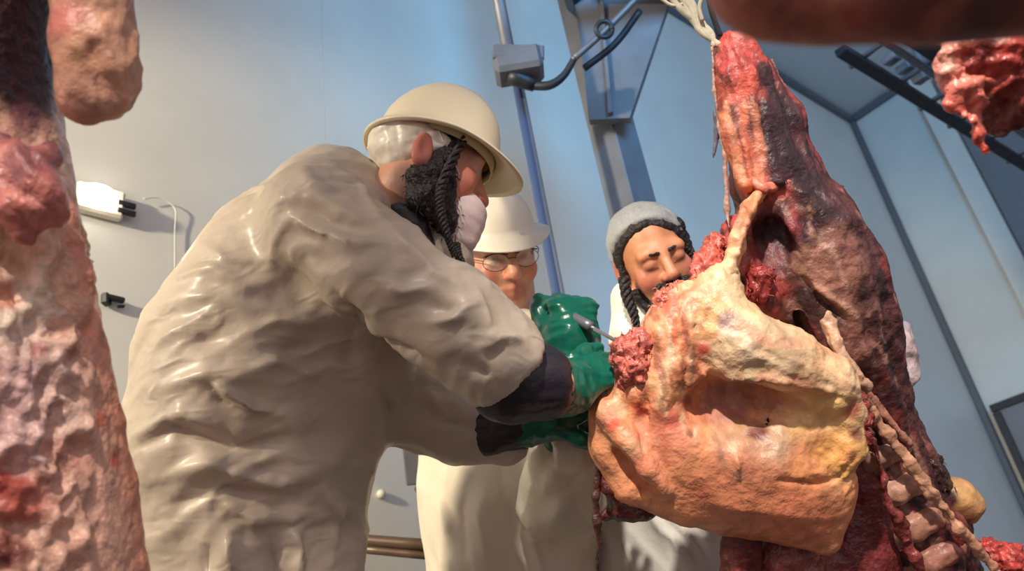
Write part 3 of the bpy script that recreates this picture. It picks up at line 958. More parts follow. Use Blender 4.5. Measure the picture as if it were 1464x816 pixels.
# hat, hair net, hair, beard, mask, collar
hard_hat(root1, Frame(f1(0, .016, .004), f1.R[:, 1], f1.R[:, 2], 0.97), M['hat_cream'], front=.166, back=.130, halfw=.114, rim=.022, top=.162, tilt=.10, lyb=.125, hw=.104)
hn = Sculpt([ell(f1(0, -.013, .026), (.081, .1005, .082), f1.R, k=.01), cut(f1(0, .0, -.012), f1.R @ np.array([0, .62, -.78])), cut(f1(0, 0, .024), f1.R @ np.array([0, .12, 1.0]))], .0048)
hn.push(.0025 * (ridged(hn.V * 40, 3) - .6))
hn.build('hair_net', M['hat_white'], root1)
h1 = Sculpt([cap(f1(s * .068, .018, .04), f1(s * .067, .024, -.03), .013, .014, DARK, .01) for s in (1,)], .0042); h1.push(.003 * (ridged(h1.V * 60, 3) - .4)); h1.build('hair', M['hair'], root1)
bd = []
for s in (-1, 1):
    bd += [cap(f1(s * .070, .018, -.015), f1(s * .062, .010, -.07), .011, .016, DARK, .02), cap(f1(s * .060, .010, -.072), f1(s * .040, .05, -.102), .017, .018, DARK, .02),
           cap(f1(s * .064, .034, -.035), f1(s * .057, .042, -.075), .010, .013, DARK, .015), cap(f1(s * .058, -.010, -.066), f1(s * .048, -.004, -.098), .014, .010, DARK, .02),
           cap(f1(s * .05, .01, -.095), f1(s * .044, .03, -.106), .014, .014, DARK, .02)]
bd += [cap(f1(.064, -.022, -.058), f1(.052, -.004, -.10), .013, .014, DARK, .02), cap(f1(.068, .012, .0), f1(.066, .004, -.05), .011, .015, DARK, .02)]
bd += [cap(f1(-.02, .062, -.108), f1(.02, .062, -.108), .022, .022, DARK, .02)]
B1 = Sculpt(bd, .0038)
B1.push(.004 * (ridged(B1.V * np.array([70, 70, 28]), 5) - .5))
bo = B1.build('beard', M['hair'], root1)
sel = np.where(B1.N @ UP < .5)[0][::7]
strands('beard_strands', M['hair'], bo, B1.V[sel], B1.N[sel] * .5 - f1.R[:, 2] * .6, .009, .0009, 420, (0, 0, -.003))
mk_ = [ell(f1(0, .082, -.074), (.052, .040, .046), f1.R, k=.01), rbox(f1(0, .092, -.088), (.030, .026, .046), f1.R @ np.array([[1, 0, 0], [0, math.cos(.12), -math.sin(.12)], [0, math.sin(.12), math.cos(.12)]]), .016, k=.03), rbox(f1(0, .1, .03), (.1, .1, .064), f1.R @ np.array([[1, 0, 0], [0, math.cos(-.35), -math.sin(-.35)], [0, math.sin(-.35), math.cos(-.35)]]), .004, k=.006, sub=True)]
K1 = Sculpt(mk_, .004)
zz = (K1.V - f1.o) @ f1.R[:, 2]
K1.V = relax(K1.V, K1.Q, 6); K1.refresh(); K1.push(.0004 * np.sin(zz * 300))
ko = K1.build('face_mask', M['mask'], root1)
tube('ear_loop', [f1(.05, .07, -.05), f1(.074, .03, -.015), f1(.086, -.012, .02)], .0015, M['mask'], ko, 6)
lock('side_lock', [f1(.078, .034, .03), P(632, 262, 1.295), P(630, 300, 1.29), P(640, 338, 1.29), P(650, 366, 1.295)], .0052, .0040, 8, M['hair'], root1)
lock('side_lock', [P(652, 348, 1.31), P(655, 364, 1.31), P(664, 386, 1.31), P(669, 410, 1.31)], .004, .0038, 4, M['hair'], root1)
sh = Sculpt(pchain([(620, 318, 1.40, 30), (634, 362, 1.385, 38), (625, 420, 1.38, 50), (560, 420, 1.40, 60)], WHITE, .03), .006)
sh.push(.0025 * (ridged(sh.V * 18, 2) - .6)); sh.build('shirt', M['coat_cloth'], root1)
vs = Sculpt(pchain([(566, 280, 1.36, 24), (586, 318, 1.345, 25), (602, 352, 1.335, 19), (611, 384, 1.325, 9)], DARK, .02), .005)
vs.push(.002 * (ridged(vs.V * 26, 2) - .6)); vs.build('vest_collar', M['black_cloth'], root1)

# ------------------------------------------------------------------ the man in glasses and white hard hat
f2 = Frame(P(712, 363, 2.04), camv(.30, -.16, .93), camv(-.24, .92, -.28), 1.12)
hip2 = P(735, 800, 1.98)
root2 = empty('person', (hip2[0], hip2[1], 0))
tag(root2, 'person in glasses and white hard hat holding a knife in a green glove', 'person')
SK2 = srgb(214, 160, 132)
b2 = make_body(f2, P(735, 490, 2.06), [(*P(735, 500, 2.06), .07), (*P(735, 600, 2.06), .13), (*P(735, 800, 2.0), .13), (*hip2, .12)],
               [[(*P(830, 560, 2.0), .05), (*P(806, 700, 1.72), .042), (*P(815, 560, 1.56), .03), (*P(815, 500, 1.55), .026)],
                [(*P(650, 560, 2.0), .05), (*P(625, 700, 2.0), .04), (*P(660, 800, 1.9), .03)]],
               hip2, unit(np.array([1, -.1, 0])), root2, SK2, srgb(208, 132, 112))
b2.mottle(50, .06)
b2.build('body', M['skin'], root2)
W2C = srgb(224, 214, 196)
c2 = pchain([(735, 530, 2.06, 82), (735, 620, 2.04, 118), (732, 720, 1.98, 122), (736, 820, 1.96, 122)], W2C, .06)
c2 += [cap(hip2, (hip2[0], hip2[1], .3), .17, .18, W2C, .06)]
c2 += pchain([(840, 560, 2.02, 60), (822, 640, 1.80, 58), (808, 700, 1.70, 60), (812, 645, 1.60, 52), (814, 616, 1.575, 50)], W2C, .03)
c2 += pchain([(650, 560, 2.02, 56), (640, 690, 1.95, 36), (680, 800, 1.86, 44), (700, 860, 1.84, 48)], W2C, .03)
c2 += pchain([(814, 596, 1.57, 40), (815, 560, 1.56, 46)], W2C, .004, True)
G2 = Sculpt(c2, .009)
Vn = G2.V
G2.push(.008 * (ridged(np.stack([Vn[:, 0] * 9, Vn[:, 1] * 9, Vn[:, 2] * 3.2], 1), 21) - .6))
G2.folds([([(780, 605), (800, 640), (795, 690)], 7, .016), ([(770, 630), (790, 670), (830, 690)], 6, -.016), ([(830, 610), (835, 650), (815, 700)], 7, .014), ([(850, 640), (825, 690), (780, 715)], 7, -.012), ([(845, 670), (860, 720), (840, 790)], 9, .016), ([(620, 680), (640, 740), (635, 815)], 9, -.016), ([(720, 640), (715, 700), (735, 760)], 9, -.014), ([(790, 730), (770, 770), (780, 815)], 9, .014), ([(690, 690), (680, 740), (690, 810)], 10, .018), ([(660, 690), (650, 750), (660, 810)], 9, -.016), ([(730, 690), (760, 750), (785, 815)], 8, .020), ([(700, 710), (740, 780), (760, 815)], 12, -.014),
          ([(780, 620), (775, 660), (765, 700)], 7, -.012), ([(790, 630), (792, 680), (775, 708), (810, 700)], 6, .010), ([(765, 770), (800, 735), (815, 715)], 6, .014), ([(820, 700), (830, 740), (850, 760)], 7, -.010),
          ([(640, 640), (625, 720), (640, 800)], 8, .012)], 2.6)
G2.build('coat', M['coat_cloth'], root2)
gp, T2 = hand_prims(P(824, 510, 1.555), camv(-.05, .93, -.1), camv(.30, .1, .9), -1,
                    [(1.35, 1.45, .9), (1.35, 1.5, .9), (1.35, 1.5, .9), (1.35, 1.5, .9)], 1.16, thumb=(.35, .85, -.45), fat=1.3)
GRN = srgb(10, 94, 76)
gp += pchain([(810, 606, 1.575, 46), (812, 560, 1.56, 42), (815, 515, 1.553, 36), (814, 480, 1.55, 36)], GRN, .02)
g2 = Sculpt(gp, .004)
g2.push(.004 * (ridged(np.stack([g2.V[:, 0] * 14, g2.V[:, 1] * 14, g2.V[:, 2] * 30], 1), 31) - .6))
g2.build('glove', M['glove'], root2)
hard_hat(root2, f2, M['hat_white'], front=.158, back=.12, halfw=.122, rim=.047, top=.152, tilt=-.05)
gls = to_mesh('glasses', np.zeros((0, 3)), [], None, root2)
gls.name = 'glasses'
ring = []
for s in (-1, 1):
    c = np.array([s * .034, .104, .0])
    ring.append(([f2(c[0] + .026 * math.cos(t) * (1 + .06 * math.cos(2 * t)), c[1] - abs(c[0] + .026 * math.cos(t)) * .16, c[2] + .019 * math.sin(t)) for t in np.linspace(0, 2 * math.pi, 20)], [.0009, .0009], 40))
    ring.append(([f2(s * .061, .094, .006), f2(s * .078, .05, .008), f2(s * .086, -.01, .008)], [.0012, .0012], 10))
    ring.append(([f2(s * .008, .103, .014), f2(s * .034, .102, .0195), f2(s * .06, .095, .014)], [.0016, .0016], 10))
ring.append(([f2(-.009, .105, .004), f2(0, .108, .007), f2(.009, .105, .004)], [.0009, .0009], 8))
bpy.data.objects.remove(gls, do_unlink=True)
gls = tubes('glasses', ring, M['black'], root2)
for s in (-1, 1):
    V = [f2(s * .034, .1, 0)] + [f2(s * .034 + .0255 * math.cos(t), .1045 - abs(s * .034 + .0255 * math.cos(t)) * .16, .0185 * math.sin(t)) for t in np.linspace(0, 2 * math.pi, 21)[:-1]]
    to_mesh('lens', V, [[0, 1 + k, 1 + (k + 1) % 20] for k in range(20)], M['glass'], gls)
hb = []
for s in (-1, 1):
    hb += [cap(f2(s * .078, -.02, .045), f2(s * .074, -.045, -.02), .016, .014, k=.02), cap(f2(s * .074, .005, .04), f2(s * .074, .008, -.005), .008, .006, k=.015)]
hb += [cap(f2(-.06, -.075, 0), f2(.06, -.075, 0), .03, .03, k=.02)]
H2 = Sculpt(hb, .005); H2.push(.004 * (ridged(H2.V * 60, 3) - .4)); H2.build('hair', M['hair_grey'], root2)
for s_ in (-1, 1):
    eb = Sculpt([cap(f2(s_ * .014, .096, .027), f2(s_ * .048, .083, .028), .0048, .0035, k=.004)], .003)
    eb.push(.0012 * ridged(eb.V * 140, 2)); eb.build('eyebrow', M['hair_grey'], root2)
sc2 = Sculpt(pchain([(700, 470, 2.0, 40), (755, 490, 1.98, 42), (800, 480, 2.02, 34)], W2C, .03), .007)
sc2.push(.003 * (ridged(sc2.V * 20, 2) - .6)); sc2.build('collar', M['coat_cloth'], root2)
# knife in his fist
kroot = empty('knife', P(866, 475, 1.52))
tag(kroot, 'slim steel knife pointing from the green fist into the meat', 'knife')
ka, kb = P(818, 452, 1.535), P(898, 497, 1.42)
kd = unit(kb - ka)
tube('handle', [ka - kd * .02, ka + kd * .055], [.009, .010], M['steel'], kroot, 12, 6)
Rk = frame_z(kd, camv(0, 0, 1))
k0 = ka + kd * .05
V = []
for t, w in ((0, .007), (.06, .007), (.10, .006), (.128, .0008)):
    for x, y in ((w, 0), (0, .0016), (-w, 0), (0, -.0016)):
        V.append(k0 + kd * t + Rk[:, 0] * x * .5 + Rk[:, 1] * y)
Fk = [[i * 4 + k, i * 4 + (k + 1) % 4, i * 4 + 4 + (k + 1) % 4, i * 4 + 4 + k] for i in range(3) for k in range(4)] + [[3, 2, 1, 0], [12, 13, 14, 15]]
to_mesh('blade', V, Fk, M['blade'], kroot, smooth=False)

# ------------------------------------------------------------------ the man in the hair net
f3 = Frame(P(934, 370, 1.84), camv(.14, -.10, .98), camv(-.34, .90, -.15), 0.97)
hip3 = P(985, 830, 1.92)
root3 = empty('person', (hip3[0], hip3[1], 0))
tag(root3, 'person in a white hair net looking down behind the carcass', 'person')
b3 = make_body(f3, P(960, 490, 1.88), [(*P(960, 500, 1.9), .07), (*P(970, 600, 1.94), .12), (*P(980, 780, 1.94), .12), (*hip3, .12)],
               [[(*P(1040, 560, 1.94), .05), (*P(1080, 740, 1.95), .04), (*P(1080, 860, 1.85), .03)],
                [(*P(890, 580, 1.94), .05), (*P(880, 740, 1.95), .04), (*P(900, 860, 1.85), .03)]],
               hip3, unit(np.array([1, -.1, 0])), root3, srgb(200, 132, 96), srgb(196, 118, 96), True)
b3.mottle(50, .06)
b3.build('body', M['skin'], root3)
W3C = srgb(212, 208, 200)
c3 = pchain([(965, 520, 1.92, 70), (972, 620, 1.95, 108), (978, 720, 1.93, 96), (975, 830, 1.90, 100)], W3C, .05)
c3 += [cap(hip3, (hip3[0], hip3[1], .3), .16, .17, W3C, .05)]
c3 += pchain([(1040, 560, 1.95, 56), (1075, 740, 1.96, 50), (1075, 860, 1.86, 46)], W3C, .03)
c3 += pchain([(895, 570, 1.95, 56), (885, 740, 1.96, 48), (905, 860, 1.86, 44)], W3C, .03)
G3 = Sculpt(c3, .0095)
Vn = G3.V
G3.push(.007 * (ridged(np.stack([Vn[:, 0] * 9, Vn[:, 1] * 9, Vn[:, 2] * 3.5], 1), 41) - .6))
G3.folds([([(925, 730), (960, 770), (985, 815)], 6, .016), ([(940, 725), (990, 760), (1025, 815)], 7, .016), ([(945, 740), (975, 780), (1000, 815)], 6, -.012), ([(985, 740), (1010, 770)], 8, -.012), ([(880, 740), (890, 780), (900, 815)], 8, .012)], 1.85)
G3.build('coat', M['coat_cloth'], root3)
co = Sculpt(pchain([(895, 425, 1.86, 22), (905, 480, 1.84, 30), (950, 500, 1.80, 34), (1000, 480, 1.84, 30)], W3C, .03), .006)
co.push(.003 * (ridged(co.V * 20, 2) - .6)); co.build('collar', M['coat_cloth'], root3)
nn3 = f3.R @ np.array([.22, .80, -.52])
n3 = Sculpt([ell(f3(0, -.018, .042), (.088, .104, .090), f3.R, k=.01), cut(f3(0, -.014, -.018), nn3), cut(f3(0, 0, -.06), f3.R @ np.array([0, 0, -1.0]))], .005)
n3.push(.0022 * (ridged(n3.V * 26, 3) - .6))
n3.build('hair_net', M['net'], root3)
H3 = Sculpt([ell(f3(0, -.014, .036), (.081, .098, .086), f3.R, k=.01), cut(f3(0, -.004, -.028), nn3), cut(f3(0, 0, -.05), f3.R @ np.array([0, 0, -1.0]))]
            + [cap(f3(-.070, .03, .06), f3(-.078, .015, -.03), .012, .014, k=.02), cap(f3(.074, .0, .03), f3(.076, .0, -.03), .008, .009, k=.02)], .0045)
H3.push(.003 * (ridged(H3.V * 60, 3) - .4)); H3.build('hair', M['hair'], root3)
for s_ in (-1, 1):
    e3 = Sculpt([cap(f3(s_ * .013, .0955, .024), f3(s_ * .048, .082, .026), .0042, .003, k=.004)], .003)
    e3.push(.0012 * ridged(e3.V * 140, 2)); e3.build('eyebrow', M['hair'], root3)
bd3 = Sculpt([cap(f3(-.03, .085, -.052), f3(.03, .085, -.052), .011, .011, k=.01), cap(f3(0, .075, -.11), f3(0, .07, -.15), .03, .02, k=.02)] + [cap(f3(s * .068, .02, -.06), f3(s * .03, .06, -.115), .014, .024, k=.02) for s in (-1, 1)], .0045)
bd3.push(.004 * (ridged(bd3.V * 60, 4) - .4)); bd3.build('beard', M['hair'], root3)
lock('side_lock', [P(892, 398, 1.80), P(897, 425, 1.78), P(906, 448, 1.77), P(911, 470, 1.77)], .008, .0062, 3, M['hair'], root3)
lock('side_lock', [f3(-.078, .03, .0), f3(-.078, .03, -.06), f3(-.07, .035, -.12)], .006, .005, 4, M['hair'], root3)

# ================================================================== MEAT
FAT = srgb(226, 192, 150); FATY = srgb(222, 176, 112); ORANGE = srgb(228, 152, 108); PINK = srgb(214, 150, 128)
RED = srgb(186, 66, 58); BRIGHT = srgb(218, 100, 80); DRED = srgb(104, 40, 42); PURP = srgb(72, 40, 48); BROWN = srgb(150, 96, 84); GREY = srgb(168, 140, 126)
def fibre(V, axis_dir, across, along, seed=0):
    R = frame_z(axis_dir)
    q = V @ R
    return ridged(np.stack([q[:, 0] * across, q[:, 1] * across, q[:, 2] * along], 1), seed) - .6
PL = unit(P(1350, 816, 1.45) - P(1060, 60, 1.45))

carc = empty('beef_carcass', P(1250, 816, 1.45) * np.array([1, 1, 0]) + UP * .40)
tag(carc, 'large hanging beef side with a pale fat flap, opened beside the gloved hand', 'carcass')
# --- hind leg, from the shank down the thigh
lp = pchain([(1051, 80, 1.44, 34), (1061, 118, 1.43, 36), (1072, 170, 1.43, 40), (1090, 240, 1.43, 46)], srgb(200, 84, 70), .02)
lp += pchain([(1040, 150, 1.41, 16), (1056, 215, 1.40, 17), (1068, 262, 1.39, 16)], ORANGE, .008)
lp += pchain([(1062, 150, 1.405, 13), (1078, 215, 1.395, 14), (1090, 258, 1.39, 12)], srgb(222, 120, 90), .006)
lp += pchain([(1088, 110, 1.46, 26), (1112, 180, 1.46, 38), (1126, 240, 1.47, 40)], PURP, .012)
lp += pchain([(1110, 270, 1.47, 62), (1140, 340, 1.48, 84), (1172, 410, 1.49, 88), (1196, 480, 1.50, 80), (1225, 560, 1.51, 62), (1262, 650, 1.53, 60), (1300, 740, 1.54, 66), (1330, 830, 1.54, 70)], srgb(92, 50, 50), .04)
lp += pchain([(1165, 360, 1.44, 34), (1190, 430, 1.43, 36), (1215, 500, 1.43, 30), (1235, 545, 1.45, 22)], srgb(124, 80, 72), .02)
lp += pchain([(1060, 330, 1.43, 26), (1050, 380, 1.43, 34), (1085, 430, 1.43, 40)], srgb(190, 80, 70), .02)
lp += [ell(P(1110, 345, 1.40), (.03, .03, .05), None, PURP, .02, True), ell(P(1150, 470, 1.425), (.014, .02, .06), frame_z(PL), PURP, .012, True), ell(P(1118, 222, 1.425), (.02, .012, .03), frame_z(PL), PURP, .01, True)]
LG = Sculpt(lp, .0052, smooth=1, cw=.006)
top_ = np.clip((300 - LG.py) / 60, 0, 1)
LG.push(.0045 * fibre(LG.V, PL, 34, 5, 3) + .003 * top_ * fibre(LG.V, PL, 62, 5, 13) + (.003 - .0022 * top_) * fbm(LG.V * 40, 2, 5))
LG.folds([([(1045, 160), (1050, 210), (1062, 255)], 4, -.010), ([(1070, 170), (1082, 220), (1088, 255)], 4, -.008), ([(1090, 120), (1092, 190), (1095, 245)], 5, -.010),
          ([(1090, 270), (1120, 262), (1155, 275), (1165, 310)], 7, .012), ([(1105, 290), (1130, 330), (1150, 370)], 7, .010), ([(1150, 290), (1185, 350)], 6, -.012),
          ([(1135, 380), (1160, 410), (1200, 440), (1240, 470)], 5, .010), ([(1140, 395), (1165, 430), (1210, 470)], 6, -.014), ([(1200, 520), (1240, 580), (1290, 640)], 6, -.010)], 1.42)
LG.streak(srgb(186, 136, 118), PL, 60, 14, .30, .7, 4); LG.streak(srgb(50, 28, 32), PL, 44, 12, .22, .85, 21); LG.streak(srgb(160, 62, 56), PL, 50, 16, .40, .6, 33)
LG.paint([(1115, 150, 40, srgb(60, 36, 42), .9), (1135, 215, 44, srgb(58, 36, 42), .9), (1165, 260, 34, srgb(60, 36, 40), .9), (1210, 330, 40, srgb(84, 48, 50), .8), (1240, 400, 40, srgb(84, 46, 48), .8), (1140, 340, 40, srgb(66, 36, 40), .8), (1090, 330, 20, srgb(84, 44, 46), .8),  # right side: dark membrane, deepened by shade painted into the colour
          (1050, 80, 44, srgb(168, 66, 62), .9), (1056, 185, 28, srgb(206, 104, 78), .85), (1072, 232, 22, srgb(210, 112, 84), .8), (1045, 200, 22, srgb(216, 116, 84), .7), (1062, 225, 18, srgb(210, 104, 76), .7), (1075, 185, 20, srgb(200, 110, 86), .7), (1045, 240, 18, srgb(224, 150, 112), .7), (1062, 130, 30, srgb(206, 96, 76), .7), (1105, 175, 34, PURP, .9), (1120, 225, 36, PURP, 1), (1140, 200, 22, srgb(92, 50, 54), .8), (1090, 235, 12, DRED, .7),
          (1052, 272, 14, srgb(222, 96, 64), .9), (1110, 275, 22, srgb(206, 100, 86), .8), (1140, 290, 16, srgb(176, 70, 62), .8), (1165, 290, 14, srgb(196, 160, 132), .7),
          (1110, 330, 34, PURP, .95), (1130, 320, 14, srgb(190, 90, 90), .7), (1095, 365, 26, srgb(150, 74, 76), .7), (1160, 335, 20, PURP, .7), (1185, 310, 20, srgb(64, 36, 42), .9),
          (1185, 375, 46, srgb(172, 120, 104), .75), (1215, 350, 22, srgb(128, 72, 70), .6), (1205, 415, 40, srgb(158, 106, 90), .7), (1150, 375, 20, srgb(176, 126, 108), .7), (1150, 430, 20, srgb(60, 34, 36), .9), (1180, 455, 22, srgb(66, 36, 36), .9), (1220, 440, 18, srgb(168, 116, 98), .7),
          (1245, 420, 16, srgb(84, 46, 50), .9), (1258, 470, 16, srgb(76, 40, 44), .9), (1225, 500, 26, srgb(156, 102, 88), .7), (1240, 540, 22, srgb(72, 36, 38), .9), (1265, 580, 26, srgb(66, 34, 36), .9), (1130, 450, 18, srgb(188, 140, 124), .7), (1110, 430, 14, PURP, .7), (1180, 500, 18, srgb(120, 60, 56), .8)], 1.42)
LG.strokes([([(1104, 110), (1128, 170), (1145, 225), (1170, 290)], 20, srgb(50, 32, 38), .95), ([(1100, 160), (1112, 210), (1118, 250)], 14, srgb(54, 34, 40), .95), ([(1040, 140), (1048, 200), (1058, 262)], 6, srgb(228, 150, 112), .85), ([(1058, 150), (1068, 210), (1078, 258)], 5, srgb(220, 120, 86), .85), ([(1075, 150), (1084, 205), (1086, 245)], 6, srgb(206, 128, 98), .8), ([(1034, 100), (1048, 150), (1060, 190)], 3, srgb(96, 36, 38), .8), ([(1050, 190), (1062, 250)], 2.5, srgb(150, 60, 44), .8), ([(1128, 378), (1150, 400), (1190, 425), (1230, 450)], 5, srgb(190, 140, 116), .8), ([(1170, 330), (1195, 370), (1215, 420)], 3, srgb(196, 150, 130), .6), ([(1150, 300), (1162, 330)], 4, srgb(206, 150, 126), .8)], 1.42)  # dark strokes add painted shade along the right edge of the shank
LG.C *= (1 - .28 * np.clip((LG.py - 270) / 60, 0, 1))[:, None]  # thigh colours darkened to stand in for weaker light there
LG.mottle(70, .22, 3); LG.mottle(26, .15, 8)
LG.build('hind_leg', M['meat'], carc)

def strip(name, pts, col, mat='meat', amp=.003, h=.0042, k=.008, across=40, parent=carc, flat=None, mott=.25, cols=None):
    pr = pchain(pts, col, k, False, flat)
    if cols:
        for p, c in zip(pr, cols):
            p.col = np.array(c)
    s = Sculpt(pr, h, smooth=1)
    dirv = unit(P(*pts[-1][:3]) - P(*pts[0][:3]))
    s.push(amp * (fibre(s.V, dirv, across, across * .35, len(name)) + .6 * fbm(s.V * 70, 2, 4)))
    s.mottle(80, mott, 2)
    return s.build(name, M[mat], parent)
# --- tendons and strands on the leg
strip('tendon', [(1092, 266, 1.385, 8), (1072, 300, 1.372, 12), (1056, 345, 1.365, 12), (1043, 388, 1.358, 12), (1038, 435, 1.345, 12)], srgb(224, 164, 120), 'fat', .0055, mott=.35, cols=[ORANGE, srgb(222, 150, 112), srgb(222, 178, 136), srgb(226, 190, 150)])
strip('tendon', [(1072, 260, 1.385, 7), (1092, 268, 1.375, 8), (1118, 262, 1.388, 7), (1150, 268, 1.40, 6), (1164, 300, 1.41, 5)], srgb(214, 120, 96), 'fat', .003)
strip('tendon', [(1094, 170, 1.395, 4), (1096, 215, 1.388, 5), (1092, 240, 1.385, 5)], srgb(218, 160, 130), 'fat', .002)
strip('meat_cord', [(1180, 452, 1.40, 11), (1195, 490, 1.38, 9), (1215, 530, 1.375, 10), (1240, 555, 1.38, 7)], srgb(196, 156, 128), 'fat', .005, k=.01)
strip('meat_cord', [(1180, 455, 1.40, 7), (1200, 452, 1.405, 7)], srgb(196, 156, 128), 'fat', .004)
strip('skin_flap', [(1022, 160, 1.43, 3), (1026, 185, 1.43, 5), (1020, 225, 1.43, 2)], srgb(110, 104, 118), 'fat', .001, .003)
strip('skin_flap', [(1018, 62, 1.42, 2), (1021, 130, 1.415, 3), (1036, 220, 1.41, 4), (1040, 300, 1.41, 4), (1042, 325, 1.40, 3)], srgb(190, 150, 136), 'fat', .002, .0032)
# coarse red minced-looking tissue
def lump(name, pts, col, amp=.006, sc=80, mat='meat_wet', parent=carc, k=.02, h=.0042, mott=.35, strings=90):
    s = Sculpt(pchain(pts, col, k), h, smooth=1)
    s.push(amp * (ridged(s.V * sc, 3) - .7) + amp * .5 * fbm(s.V * sc * 1.9, 2, 9))
    s.mottle(90, mott, 5)
    o = s.build(name, M[mat], parent)
    if strings:
        key = 'string_%d' % len(bpy.data.materials)
        mt = material('stringy_tissue', np.array(col) * .8 + srgb(200, 150, 130) * .25, .3, noise_scale=60, noise_amt=.25)
        sel = np.arange(0, len(s.V), 5)
        so = strands('tissue_strings', mt, o, s.V[sel], s.N[sel] * .5 + rng.normal(0, .8, (len(sel), 3)), .007, .0011, strings, (0, 0, -.003))
        so['kind'] = 'stuff'
    return o
lump('red_tissue', [(1088, 395, 1.385, 18), (1084, 418, 1.385, 17)], srgb(168, 66, 62))
lump('red_tissue', [(1022, 345, 1.40, 12), (1012, 375, 1.39, 17), (1002, 398, 1.38, 16)], srgb(200, 96, 82))

# --- the big fat flap with its hollow
VN = camv(.05, -.25, 1)
fl_ = (VN, .60)
fp = pchain([(905, 615, 1.395, 46), (960, 632, 1.40, 84), (1040, 650, 1.40, 102), (1105, 672, 1.40, 104)], ORANGE, .05, False, fl_)
fp += pchain([(1105, 672, 1.40, 102), (1155, 718, 1.39, 60), (1186, 780, 1.385, 16)], ORANGE, .04, False, fl_)
fp += pchain([(985, 452, 1.39, 38), (985, 510, 1.40, 62), (1060, 560, 1.41, 86), (1140, 590, 1.41, 80)], srgb(214, 160, 120), .04, False, fl_)
fp += pchain([(988, 446, 1.385, 34), (968, 484, 1.375, 42), (965, 540, 1.375, 46), (985, 590, 1.375, 44)], srgb(226, 150, 112), .035)
fp += pchain([(1005, 424, 1.39, 28), (1030, 405, 1.37, 24), (1042, 440, 1.36, 24)], FAT, .03)
fp += pchain([(900, 555, 1.37, 28), (940, 565, 1.365, 34)], srgb(226, 150, 108), .025)
fp += pchain([(868, 588, 1.36, 20), (900, 630, 1.338, 18), (925, 668, 1.335, 16), (950, 700, 1.345, 12)], srgb(230, 152, 112), .010)
fp += pchain([(866, 592, 1.38, 20), (872, 640, 1.385, 22), (900, 690, 1.385, 24), (980, 725, 1.39, 22)], ORANGE, .03)
fp += [ell(P(1062, 584, 1.325), (.088, .044, .072), CAM_R @ np.array([[1, 0, 0], [0, math.cos(.5), -math.sin(.5)], [0, math.sin(.5), math.cos(.5)]]), srgb(170, 130, 110), .05, True),
       rbox(P(1172, 628, 1.305), (.045, .05, .028), CAM_R @ np.array([[math.cos(.25), 0, math.sin(.25)], [0, 1, 0], [-math.sin(.25), 0, math.cos(.25)]]), .02, FATY, .02, True),
       ell(P(1044, 452, 1.312), (.015, .042, .045), CAM_R @ np.array([[math.cos(.35), -math.sin(.35), 0], [math.sin(.35), math.cos(.35), 0], [0, 0, 1]]), GREY, .008, True),
       cap(P(885, 650, 1.345), P(925, 700, 1.345), .010, .010, DRED, .012, True)]
fp += pchain([(1000, 570, 1.455, 60), (1080, 605, 1.455, 72), (1160, 615, 1.45, 60)], srgb(180, 140, 116), .03, False, fl_)
fp += pchain([(1010, 455, 1.37, 44), (1060, 490, 1.345, 46), (1125, 512, 1.34, 40), (1185, 545, 1.345, 32), (1212, 590, 1.355, 24)], FAT, .03)
fp += pchain([(1212, 590, 1.36, 22), (1214, 640, 1.355, 22), (1196, 672, 1.36, 16)], FATY, .02)
fp += [ell(P(1086, 612, 1.385), (.005, .030, .03), CAM_R @ np.array([[math.cos(-.5), -math.sin(-.5), 0], [math.sin(-.5), math.cos(-.5), 0], [0, 0, 1]]), DRED, .010, True)]
FL = Sculpt(fp, .0048, smooth=1, cw=.010)
dn = fibre(FL.V, P(1000, 600, 1.36) - P(985, 440, 1.38), 38, 9, 6)
upper = np.clip((650 - FL.py) / 90, 0, 1)
leftw = np.clip((1015 - FL.px) / 40, 0, 1)
ledge = fibre(FL.V, P(1200, 560, 1.34) - P(1040, 480, 1.34), 40, 12, 16)
FL.push((.0008 + .0034 * upper * leftw) * dn + .0020 * upper * (1 - leftw) * ledge + (.0008 + .0018 * upper) * fbm(FL.V * 46, 3, 7))
rough_ = np.exp(-(((FL.px - 1190) / 45) ** 2 + ((FL.py - 665) / 40) ** 2)) + .5 * np.exp(-(((FL.px - 1060) / 50) ** 2 + ((FL.py - 660) / 30) ** 2))
FL.push(.004 * rough_ * (ridged(FL.V * 60, 44) - .5))
FL.folds([([(982, 500), (984, 560), (988, 610)], 4, -.014), ([(996, 505), (996, 560), (996, 620)], 4, -.012), ([(965, 440), (960, 500)], 4, -.010), ([(1000, 430), (990, 480)], 5, -.010), ([(975, 420), (972, 470)], 4, .010),
          ([(1000, 520), (1010, 540), (1060, 545), (1110, 548), (1180, 560)], 6, .012), ([(1075, 560), (1130, 572), (1200, 575)], 4, -.010), ([(920, 560), (915, 600), (930, 650)], 6, -.016),
          ([(1048, 640), (1052, 665), (1056, 690)], 5, .014), ([(1120, 692), (1170, 698), (1200, 690), (1230, 650)], 4, -.012), ([(1000, 720), (1080, 735), (1180, 745)], 14, .006), ([(1130, 600), (1160, 610), (1210, 600)], 4, -.006)], 1.34)
